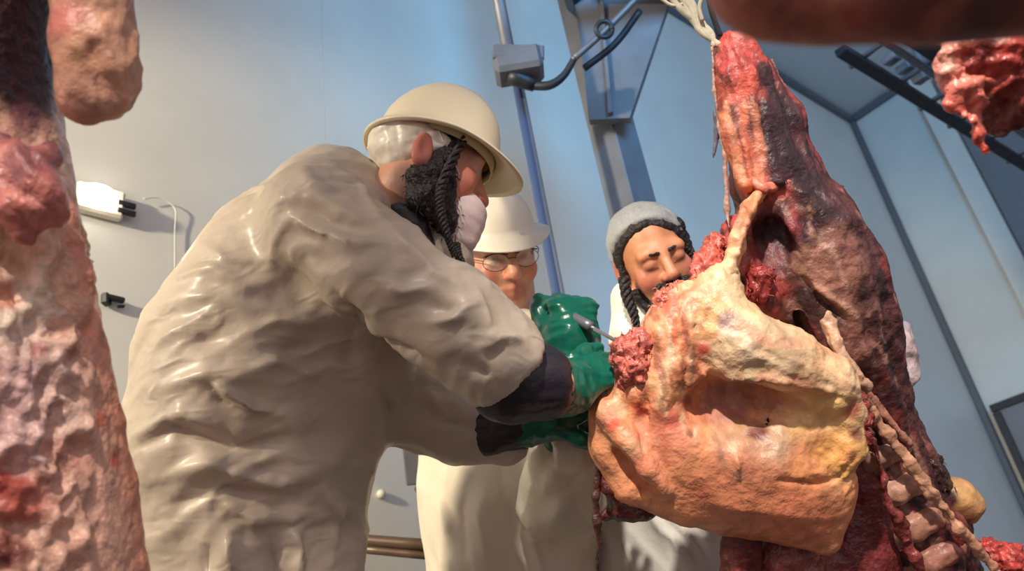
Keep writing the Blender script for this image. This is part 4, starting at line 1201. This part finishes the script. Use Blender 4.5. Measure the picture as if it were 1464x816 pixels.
FL.paint([(1000, 420, 26, srgb(230, 150, 120), .8), (950, 430, 20, srgb(226, 120, 98), .9), (975, 470, 22, srgb(228, 140, 104), .6), (1020, 440, 24, FATY, .7), (1044, 455, 18, srgb(140, 104, 106), .9),
          (1070, 475, 30, srgb(226, 206, 176), .8), (1120, 500, 40, srgb(226, 198, 160), .8), (1180, 530, 30, srgb(216, 176, 132), .8), (1040, 520, 26, srgb(226, 190, 152), .8), (1000, 500, 12, srgb(190, 76, 62), .9), (1003, 470, 14, srgb(224, 164, 110), .8),
          (1040, 575, 36, srgb(176, 128, 116), .9), (1090, 570, 34, srgb(190, 130, 100), .9), (1070, 640, 40, srgb(186, 146, 116), .9), (1110, 620, 36, srgb(180, 146, 120), .9), (1085, 610, 14, DRED, .9), (1030, 650, 24, srgb(190, 140, 112), .8),
          (1175, 600, 40, srgb(224, 186, 124), .9), (1190, 650, 30, srgb(222, 160, 92), .9), (1160, 690, 22, srgb(228, 150, 92), .8), (1225, 590, 14, RED, .7), (1232, 620, 10, DRED, .8), (1222, 660, 10, srgb(222, 150, 104), .8),
          (940, 620, 40, srgb(222, 140, 112), .8), (970, 600, 12, srgb(196, 84, 70), .6), (990, 570, 8, srgb(120, 80, 60), .8), (915, 590, 12, srgb(176, 56, 50), .8), (866, 600, 14, srgb(230, 96, 80), .8), (910, 650, 14, srgb(238, 180, 140), .8), (940, 690, 12, srgb(240, 160, 124), .8),
          (1050, 720, 60, srgb(214, 132, 98), .8), (1150, 750, 50, srgb(216, 130, 96), .8), (950, 560, 26, srgb(230, 170, 118), .8), (930, 540, 14, srgb(228, 176, 130), .8)], 1.34)
FL.strokes([([(958, 450), (955, 500), (960, 560)], 3, srgb(150, 84, 60), .7), ([(972, 440), (968, 500), (972, 570)], 3, srgb(236, 196, 140), .7), ([(1006, 440), (998, 480), (1000, 520)], 4, srgb(170, 110, 70), .7), ([(985, 470), (980, 520), (984, 600)], 3, srgb(130, 84, 60), .8), ([(1020, 560), (1022, 620), (1030, 660)], 5, srgb(150, 110, 92), .6), ([(930, 580), (945, 640), (960, 690)], 4, srgb(214, 118, 92), .5), ([(984, 500), (986, 560), (990, 615)], 4, srgb(104, 74, 60), .8), ([(996, 510), (997, 600)], 3, srgb(120, 86, 70), .7), ([(1048, 630), (1054, 690)], 5, srgb(226, 190, 150), .8), ([(1010, 548), (1060, 552), (1100, 552)], 5, srgb(120, 50, 46), .6)], 1.34)
fd = P(1000, 600, 1.36) - P(985, 440, 1.38)
C0 = FL.C.copy()
FL.streak(srgb(206, 96, 70), fd, 50, 10, .25, .55, 4); FL.streak(srgb(232, 206, 166), fd, 60, 14, .3, .7, 9); FL.streak(srgb(150, 84, 62), fd, 66, 14, .42, .7, 15)
FL.C = C0 + (FL.C - C0) * (upper * (.3 + .7 * leftw))[:, None]
FL.streak(srgb(206, 110, 84), P(1180, 760, 1.36) - P(900, 640, 1.36), 26, 8, .35, .35, 24)
FL.mottle(60, .10, 3); FL.mottle(22, .08, 12)
FL.build('fat_flap', M['fat'], carc)
lump('red_tissue', [(912, 492, 1.36, 24), (895, 505, 1.355, 20), (905, 530, 1.35, 22), (890, 550, 1.36, 12)], srgb(198, 104, 92), .006, 90)
lump('red_tissue', [(948, 425, 1.375, 12), (972, 418, 1.38, 12), (952, 446, 1.37, 13), (944, 462, 1.37, 8)], srgb(210, 118, 98), .006, 90)
lump('red_tissue', [(1228, 572, 1.355, 12), (1236, 610, 1.35, 10), (1232, 640, 1.345, 8)], srgb(126, 50, 46), .006, 90)
strip('fat_thread', [(1040, 606, 1.37, 3), (1050, 640, 1.345, 7), (1054, 672, 1.33, 6), (1054, 694, 1.33, 3)], srgb(228, 186, 146), 'fat', .002, .003)

# --- dark flesh under the flap
lump('dark_flesh', [(880, 690, 1.40, 26), (900, 712, 1.41, 26), (925, 720, 1.41, 18), (866, 735, 1.41, 10)], srgb(84, 36, 32), .004, 40, strings=0)
strip('dark_strand', [(856, 668, 1.39, 5), (851, 710, 1.39, 6), (853, 745, 1.39, 6), (856, 775, 1.39, 4), (855, 808, 1.39, 2)], srgb(70, 40, 34), 'meat_wet', .003)
strip('dark_flesh', [(1062, 735, 1.42, 24), (1060, 780, 1.43, 26), (1058, 830, 1.43, 28)], srgb(98, 36, 36), 'meat', .003)

# --- chest wall at the lower right with its ribs
cp = pchain([(1222, 640, 1.50, 38), (1222, 700, 1.52, 50), (1215, 780, 1.53, 66), (1200, 860, 1.53, 86)], srgb(112, 46, 46), .04)
cp += pchain([(1120, 800, 1.48, 60), (1130, 860, 1.48, 80)], srgb(128, 66, 58), .04)
CW = Sculpt(cp, .0065, smooth=1)
CW.push(.004 * fibre(CW.V, PL, 22, 5, 2) + .003 * fbm(CW.V * 30, 2, 3))
CW.mottle(40, .2, 3)
CW.build('chest_wall', M['meat_wet'], carc)
for i, (x, y, col_) in enumerate([(1268, 640, srgb(160, 118, 100)), (1290, 692, srgb(178, 132, 110)), (1314, 744, srgb(170, 120, 100)), (1336, 792, srgb(158, 106, 90)), (1356, 840, srgb(150, 100, 86))]):
    strip('rib', [(x - 34, y + 26, 1.475, 15), (x - 10, y + 10, 1.455, 19), (x + 14, y - 2, 1.455, 18), (x + 32, y - 10, 1.475, 14)], col_, 'bone', .002, .0046)
strip('chest_rim', [(1228, 560, 1.40, 5), (1262, 612, 1.405, 6), (1298, 660, 1.405, 6), (1330, 705, 1.405, 8), (1368, 752, 1.415, 7), (1410, 800, 1.425, 6), (1440, 835, 1.43, 7)], srgb(198, 146, 116), 'fat', .006, k=.006, mott=.35)
strip('chest_rim', [(1236, 580, 1.40, 5), (1250, 640, 1.405, 6), (1262, 690, 1.405, 5), (1282, 735, 1.405, 7), (1305, 790, 1.415, 6), (1325, 835, 1.42, 6)], srgb(124, 56, 52), 'meat_wet', .006, k=.006, mott=.35)
strip('back_edge', [(1262, 545, 1.47, 8), (1290, 600, 1.47, 9), (1318, 640, 1.48, 10), (1345, 672, 1.49, 8), (1352, 690, 1.49, 8)], srgb(116, 72, 62), 'meat', .005)
strip('back_edge', [(1228, 540, 1.40, 5), (1262, 590, 1.42, 6), (1300, 636, 1.43, 6)], srgb(170, 116, 98), 'fat', .003)
jb = Sculpt(pchain([(1366, 712, 1.50, 30), (1378, 722, 1.50, 27)], srgb(190, 142, 96), .02) + [ell(P(1340, 712, 1.46), (.022, .022, .03), None, DRED, .006, True)], .0045)
jb.push(.002 * fbm(jb.V * 40, 2)); jb.paint([(1346, 712, 16, srgb(60, 28, 28), 1), (1375, 745, 16, srgb(110, 66, 44), .8), (1385, 700, 18, srgb(216, 168, 110), .6)], 1.5); jb.mottle(50, .1)
jb.build('joint_bone', M['bone'], carc)
lump('red_tissue', [(1415, 785, 1.46, 14), (1440, 798, 1.45, 18), (1475, 812, 1.45, 20)], srgb(184, 70, 62), .007, 70)
lump('dark_flesh', [(1330, 660, 1.48, 16), (1345, 690, 1.48, 14)], srgb(60, 36, 34), .005, 45, strings=40)

# --- cords and hook that carry it
RAILZ = 2.55
hook = empty('meat_hook', P(1040, 50, 1.44))
tag(hook, 'pale frayed cords and steel hook tied round the carcass shank', 'hook')
for i in range(6):
    o_ = rng.normal(0, 5, (4, 2))
    tube('cord', [P(1030 + o_[0, 0], 66 + o_[0, 1] * .3, 1.43), P(1008 + o_[1, 0], 44 + o_[1, 1], 1.44), P(985 + o_[2, 0] * 1.6, 10 + o_[2, 1], 1.45), P(960 + o_[3, 0] * 3, -25, 1.46)], [.004, .006, .006, .005], M['rope'], hook, 7, 20)
tube('cord', [P(1004, 30, 1.43), P(1000, 8, 1.43), P(1012, -20, 1.43)], .004, M['rope'], hook, 7, 14)
tube('cord', [P(945, -2, 1.45), P(962, 8, 1.45), P(985, 6, 1.45), P(1004, 28, 1.44)], .003, M['rope'], hook, 7, 18)
hb0 = P(975, -10, 1.455); ht = np.array([hb0[0], hb0[1] - .02, RAILZ - .05])
tube('hook_shaft', [P(1012, 48, 1.445), P(985, 12, 1.46), hb0 + UP * .12, ht], [.010, .010, .009, .009], M['steel'], hook, 10, 26)
tube('hook_shaft', [P(1010, -20, 1.43), P(1018, 18, 1.435), P(1030, 52, 1.44)], .005, M['steel_dark'], hook, 8, 16)

# ================================================================== left carcass
LD = .80
lc = empty('beef_carcass', P(20, 700, LD) * np.array([1, 1, 0]) + UP * .3)
tag(lc, 'close hanging beef side with silvery fat cropped by the left edge', 'carcass')
lq = pchain([(-70, 120, LD + .04, 112), (-66, 200, LD + .03, 128), (-58, 300, LD + .03, 136), (-60, 420, LD + .02, 160), (-62, 560, LD, 184), (-62, 700, LD, 212), (-62, 830, LD, 232), (-64, 960, LD, 236)], srgb(226, 178, 156), .04)
lq += pchain([(-65, 130, LD + .05, 132), (-58, -60, LD + .05, 134), (-70, -260, LD + .1, 110)], srgb(88, 44, 50), .02)
lq += pchain([(-20, 20, LD + .02, 30), (-10, -80, LD + .02, 34), (0, -240, LD + .04, 40)], srgb(206, 120, 100), .02)
lq += pchain([(30, 215, LD - .05, 26), (55, 280, LD - .06, 30), (85, 310, LD - .05, 14)], srgb(190, 116, 106), .02)
lq += pchain([(-5, 240, LD - .06, 30), (25, 300, LD - .07, 26), (35, 335, LD - .07, 14)], srgb(196, 118, 106), .016)
lq += pchain([(10, 190, LD - .04, 18), (60, 190, LD - .03, 16), (72, 230, LD - .03, 18)], srgb(120, 74, 80), .014)
lq += pchain([(98, 300, LD + .03, 6), (112, 400, LD + .03, 10), (128, 500, LD + .03, 14), (146, 600, LD + .03, 18), (164, 700, LD + .03, 20), (180, 820, LD + .03, 20), (188, 900, LD + .03, 18)], srgb(222, 140, 112), .02)
lq += [ell(P(25, 75, LD - .06), (.050, .080, .105), CAM_R, srgb(62, 32, 38), .012, True)]
LC = Sculpt(lq, .0046, smooth=1)
mid_ = np.clip((LC.py - 315) / 40, 0, 1) * np.clip((150 - LC.px) / 40, 0, 1)
LC.push(mid_ * (.0085 * (ridged(LC.V * np.array([52, 52, 40]), 3) - .7) + .007 * fbm(LC.V * 44, 3, 4)) + .0012 * fbm(LC.V * 60, 2, 2))
LC.folds([([(20, 175), (25, 215), (45, 240), (80, 270)], 6, .008), ([(0, 250), (40, 270), (70, 300)], 6, -.008), ([(20, 290), (45, 330)], 6, -.008), ([(60, 170), (50, 210), (70, 240)], 5, -.006)], LD - .05)
LC.paint([(60, 380, 50, srgb(236, 204, 176), .8), (30, 450, 50, srgb(226, 206, 186), .8), (90, 420, 30, srgb(226, 178, 148), .7), (60, 520, 50, srgb(216, 184, 172), .8), (20, 560, 50, srgb(204, 166, 162), .8), (90, 590, 40, srgb(226, 186, 168), .8),
          (40, 640, 40, srgb(212, 174, 168), .8), (10, 420, 20, srgb(222, 140, 110), .8), (70, 350, 26, srgb(228, 176, 144), .8), (10, 690, 30, srgb(176, 66, 56), .9), (40, 720, 30, srgb(196, 100, 84), .8), (10, 780, 30, srgb(120, 50, 44), .9), (40, 50, 80, srgb(46, 25, 31), .95), (40, 120, 55, srgb(46, 26, 32), .95), (60, 10, 60, srgb(50, 27, 33), .9), (20, 90, 60, srgb(46, 25, 31), .95),
          (100, 660, 30, srgb(214, 156, 136), .8), (55, 225, 30, srgb(126, 78, 84), .8), (40, 165, 30, srgb(110, 66, 74), .8), (130, 470, 14, srgb(224, 140, 112), .8), (140, 515, 6, srgb(196, 70, 58), .9), (150, 600, 12, srgb(212, 108, 88), .8), (170, 660, 12, srgb(206, 96, 80), .8), (60, 495, 12, srgb(176, 84, 84), .7), (105, 510, 10, srgb(180, 96, 92), .7)], LD)
LC.mottle(60, .16, 3); LC.mottle(110, .12, 9)
LC.build('side_of_beef', M['meat_wet'], lc)
# --- hanging fat lump in front of it
kf = empty('kidney_fat', P(135, 175, LD))
tag(kf, 'pinkish lump of kidney fat hanging at the top left', 'meat')
kq = pchain([(116, 140, LD - .02, 33), (112, 60, LD - .02, 32), (108, -40, LD - .01, 32), (100, -200, LD, 34)], srgb(206, 150, 124), .025)
kq += pchain([(146, 140, LD, 34), (152, 90, LD, 32), (138, 0, LD, 36), (125, -200, LD, 36)], srgb(206, 156, 128), .025)
kq += pchain([(160, 122, LD + .01, 26), (158, 70, LD + .01, 20), (146, 10, LD + .01, 24)], srgb(196, 146, 118), .025)
KF = Sculpt(kq, .0046, smooth=1)
KF.push(.0045 * (ridged(KF.V * np.array([44, 44, 20]), 3) - .6) * np.clip((KF.px - 112) / 30, 0, 1) + .002 * fbm(KF.V * 34, 2, 4))
KF.folds([([(150, 30), (160, 80), (178, 120)], 6, .006), ([(130, 40), (145, 90), (150, 140)], 6, -.006), ([(95, 60), (100, 110), (95, 150)], 12, .004)], LD)
KF.paint([(90, 20, 26, srgb(204, 112, 100), .8), (105, 80, 30, srgb(204, 148, 112), .6), (140, 160, 30, srgb(204, 152, 126), .6)], LD)
KF.mottle(50, .10, 3)
KF.build('fat_lump', M['fat'], kf)
kt = P(110, -200, LD); tube('cord', [kt - UP * .02, np.array([kt[0], kt[1], RAILZ - .03])], .005, M['rope'], kf, 7, 4)
lt = P(-70, -260, LD + .1); tube('hook_shaft', [lt - UP * .02, np.array([lt[0], lt[1], RAILZ - .04])], .009, M['steel'], lc, 10, 4)

# ================================================================== upper right pieces
RD = .86
tr = empty('meat_trimming', P(1415, 225, RD))
tag(tr, 'ragged red trimming with a thin dangling strip at the upper right', 'meat')
tq_ = pchain([(1376, 72, RD, 26), (1430, 66, RD, 32), (1490, 70, RD, 50)], srgb(168, 60, 52), .03)
tq_ += pchain([(1400, 100, RD + .02, 34), (1450, 120, RD + .02, 50), (1520, 130, RD + .03, 60)], srgb(120, 46, 42), .03)
tq_ += pchain([(1352, 62, RD - .01, 10), (1350, 95, RD - .01, 10), (1362, 118, RD - .01, 10), (1385, 130, RD - .02, 12)], srgb(214, 140, 124), .014)
tq_ += pchain([(1366, 150, RD - .01, 12), (1385, 128, RD - .02, 14), (1405, 120, RD - .02, 12)], srgb(204, 84, 68), .012)
tq_ += pchain([(1385, 130, RD - .02, 11), (1388, 165, RD - .02, 7), (1400, 195, RD - .02, 6), (1413, 224, RD - .02, 2)], srgb(196, 76, 62), .01)
tq_ += pchain([(1400, 108, RD - .035, 4), (1401, 145, RD - .03, 4), (1404, 185, RD - .02, 4)], srgb(222, 130, 110), .008)
tq_ += pchain([(1420, 130, RD + .03, 26), (1425, 180, RD + .03, 14)], srgb(96, 38, 36), .02)
tq_ += pchain([(1335, 22, RD, 3), (1345, 35, RD, 6), (1352, 55, RD, 8)], srgb(216, 190, 170), .008)
tq_ += pchain([(1450, 60, RD + .02, 40), (1480, -60, RD + .04, 44), (1500, -200, RD + .05, 40)], srgb(120, 50, 46), .03)
TR = Sculpt(tq_, .0042, smooth=1)
TR.push(.0055 * (ridged(TR.V * 52, 3) - .6) + .002 * fbm(TR.V * 60, 2, 4))
TR.paint([(1355, 90, 12, srgb(216, 160, 140), .8), (1375, 75, 14, srgb(218, 120, 96), .8), (1400, 85, 20, srgb(110, 44, 40), .8), (1340, 40, 10, srgb(200, 190, 170), .8), (1430, 45, 12, srgb(210, 190, 170), .6)], RD)
TR.mottle(70, .25, 3)
TR.build('red_flesh', M['meat_wet'], tr)
t0 = P(1500, -200, RD + .05); tube('cord', [t0 - UP * .03, np.array([t0[0], t0[1], RAILZ - .03])], .005, M['rope'], tr, 7, 4)
ND = .36
ns = empty('flank_cut', P(1260, 35, ND))
tag(ns, 'dark blurred cut of meat filling the top right edge close to the lens', 'meat')
nq = pchain([(1068, -20, ND, 42), (1110, -10, ND, 46), (1200, -15, ND, 54), (1320, -20, ND, 58), (1480, -30, ND, 62)], srgb(168, 100, 80), .02)
nq += pchain([(1085, -30, ND + .02, 60), (1110, -200, ND + .06, 70), (1200, -420, ND + .12, 60)], srgb(120, 60, 52), .03)
nq += pchain([(1200, -40, ND + .02, 80), (1220, -200, ND + .06, 90), (1240, -420, ND + .12, 70)], srgb(100, 48, 42), .03)
nq += pchain([(1350, -40, ND + .02, 80), (1330, -200, ND + .06, 90), (1270, -420, ND + .12, 70)], srgb(84, 40, 38), .03)
nq += pchain([(1460, -50, ND + .02, 80), (1430, -200, ND + .06, 90), (1300, -420, ND + .12, 60)], srgb(84, 40, 38), .03)
NS = Sculpt(nq, .004, smooth=2)
NS.push(.0015 * fbm(NS.V * 30, 2, 4))
NS.paint([(1120, 20, 50, srgb(150, 84, 70), .8), (1230, 36, 26, srgb(176, 84, 76), .8), (1320, 36, 26, srgb(160, 76, 70), .7), (1420, 5, 60, srgb(70, 38, 36), .9), (1300, 0, 50, srgb(96, 52, 46), .8)], ND)
NS.mottle(40, .12, 3)
NS.build('flesh', M['meat'], ns)
n0 = P(1240, -420, ND + .12); tube('cord', [n0 - UP * .03, np.array([n0[0], n0[1], RAILZ - .03])], .005, M['rope'], ns, 7, 4)

# ---- overhead bar everything hangs from, above the picture
cr = empty('hanging_bar', (0, .6, RAILZ))
tag(cr, 'steel hanging bar above the carcasses', 'rail')
def bar(a, b):
    a = np.array([a[0], a[1], RAILZ]); b = np.array([b[0], b[1], RAILZ]); d_ = unit(b - a)
    beam('bar', a - d_ * .15, b + d_ * .15, .012, .045, M['steel_dark'], cr, ref=np.cross(UP, d_))
bar(lt, ht)
bar(n0, t0)
bar((lt + (ht - lt) * .35), n0)
for q in (lt, ht, t0):
    beam('hanger_rod', np.array([q[0], q[1], RAILZ + .04]), np.array([q[0], q[1], CEIL]), .010, .010, M['steel'], cr)

# ---- pale bulging membrane at the back edge of the carcass
hd = Sculpt(pchain([(1278, 495, 1.56, 30), (1284, 535, 1.56, 28)], srgb(198, 176, 178), .03) + pchain([(1296, 468, 1.565, 8), (1272, 468, 1.565, 14)], srgb(130, 130, 144), .02), .005)
hd.push(.004 * (ridged(hd.V * 22, 3) - .6)); hd.mottle(30, .08)
hd.build('membrane', M['fat'], carc)
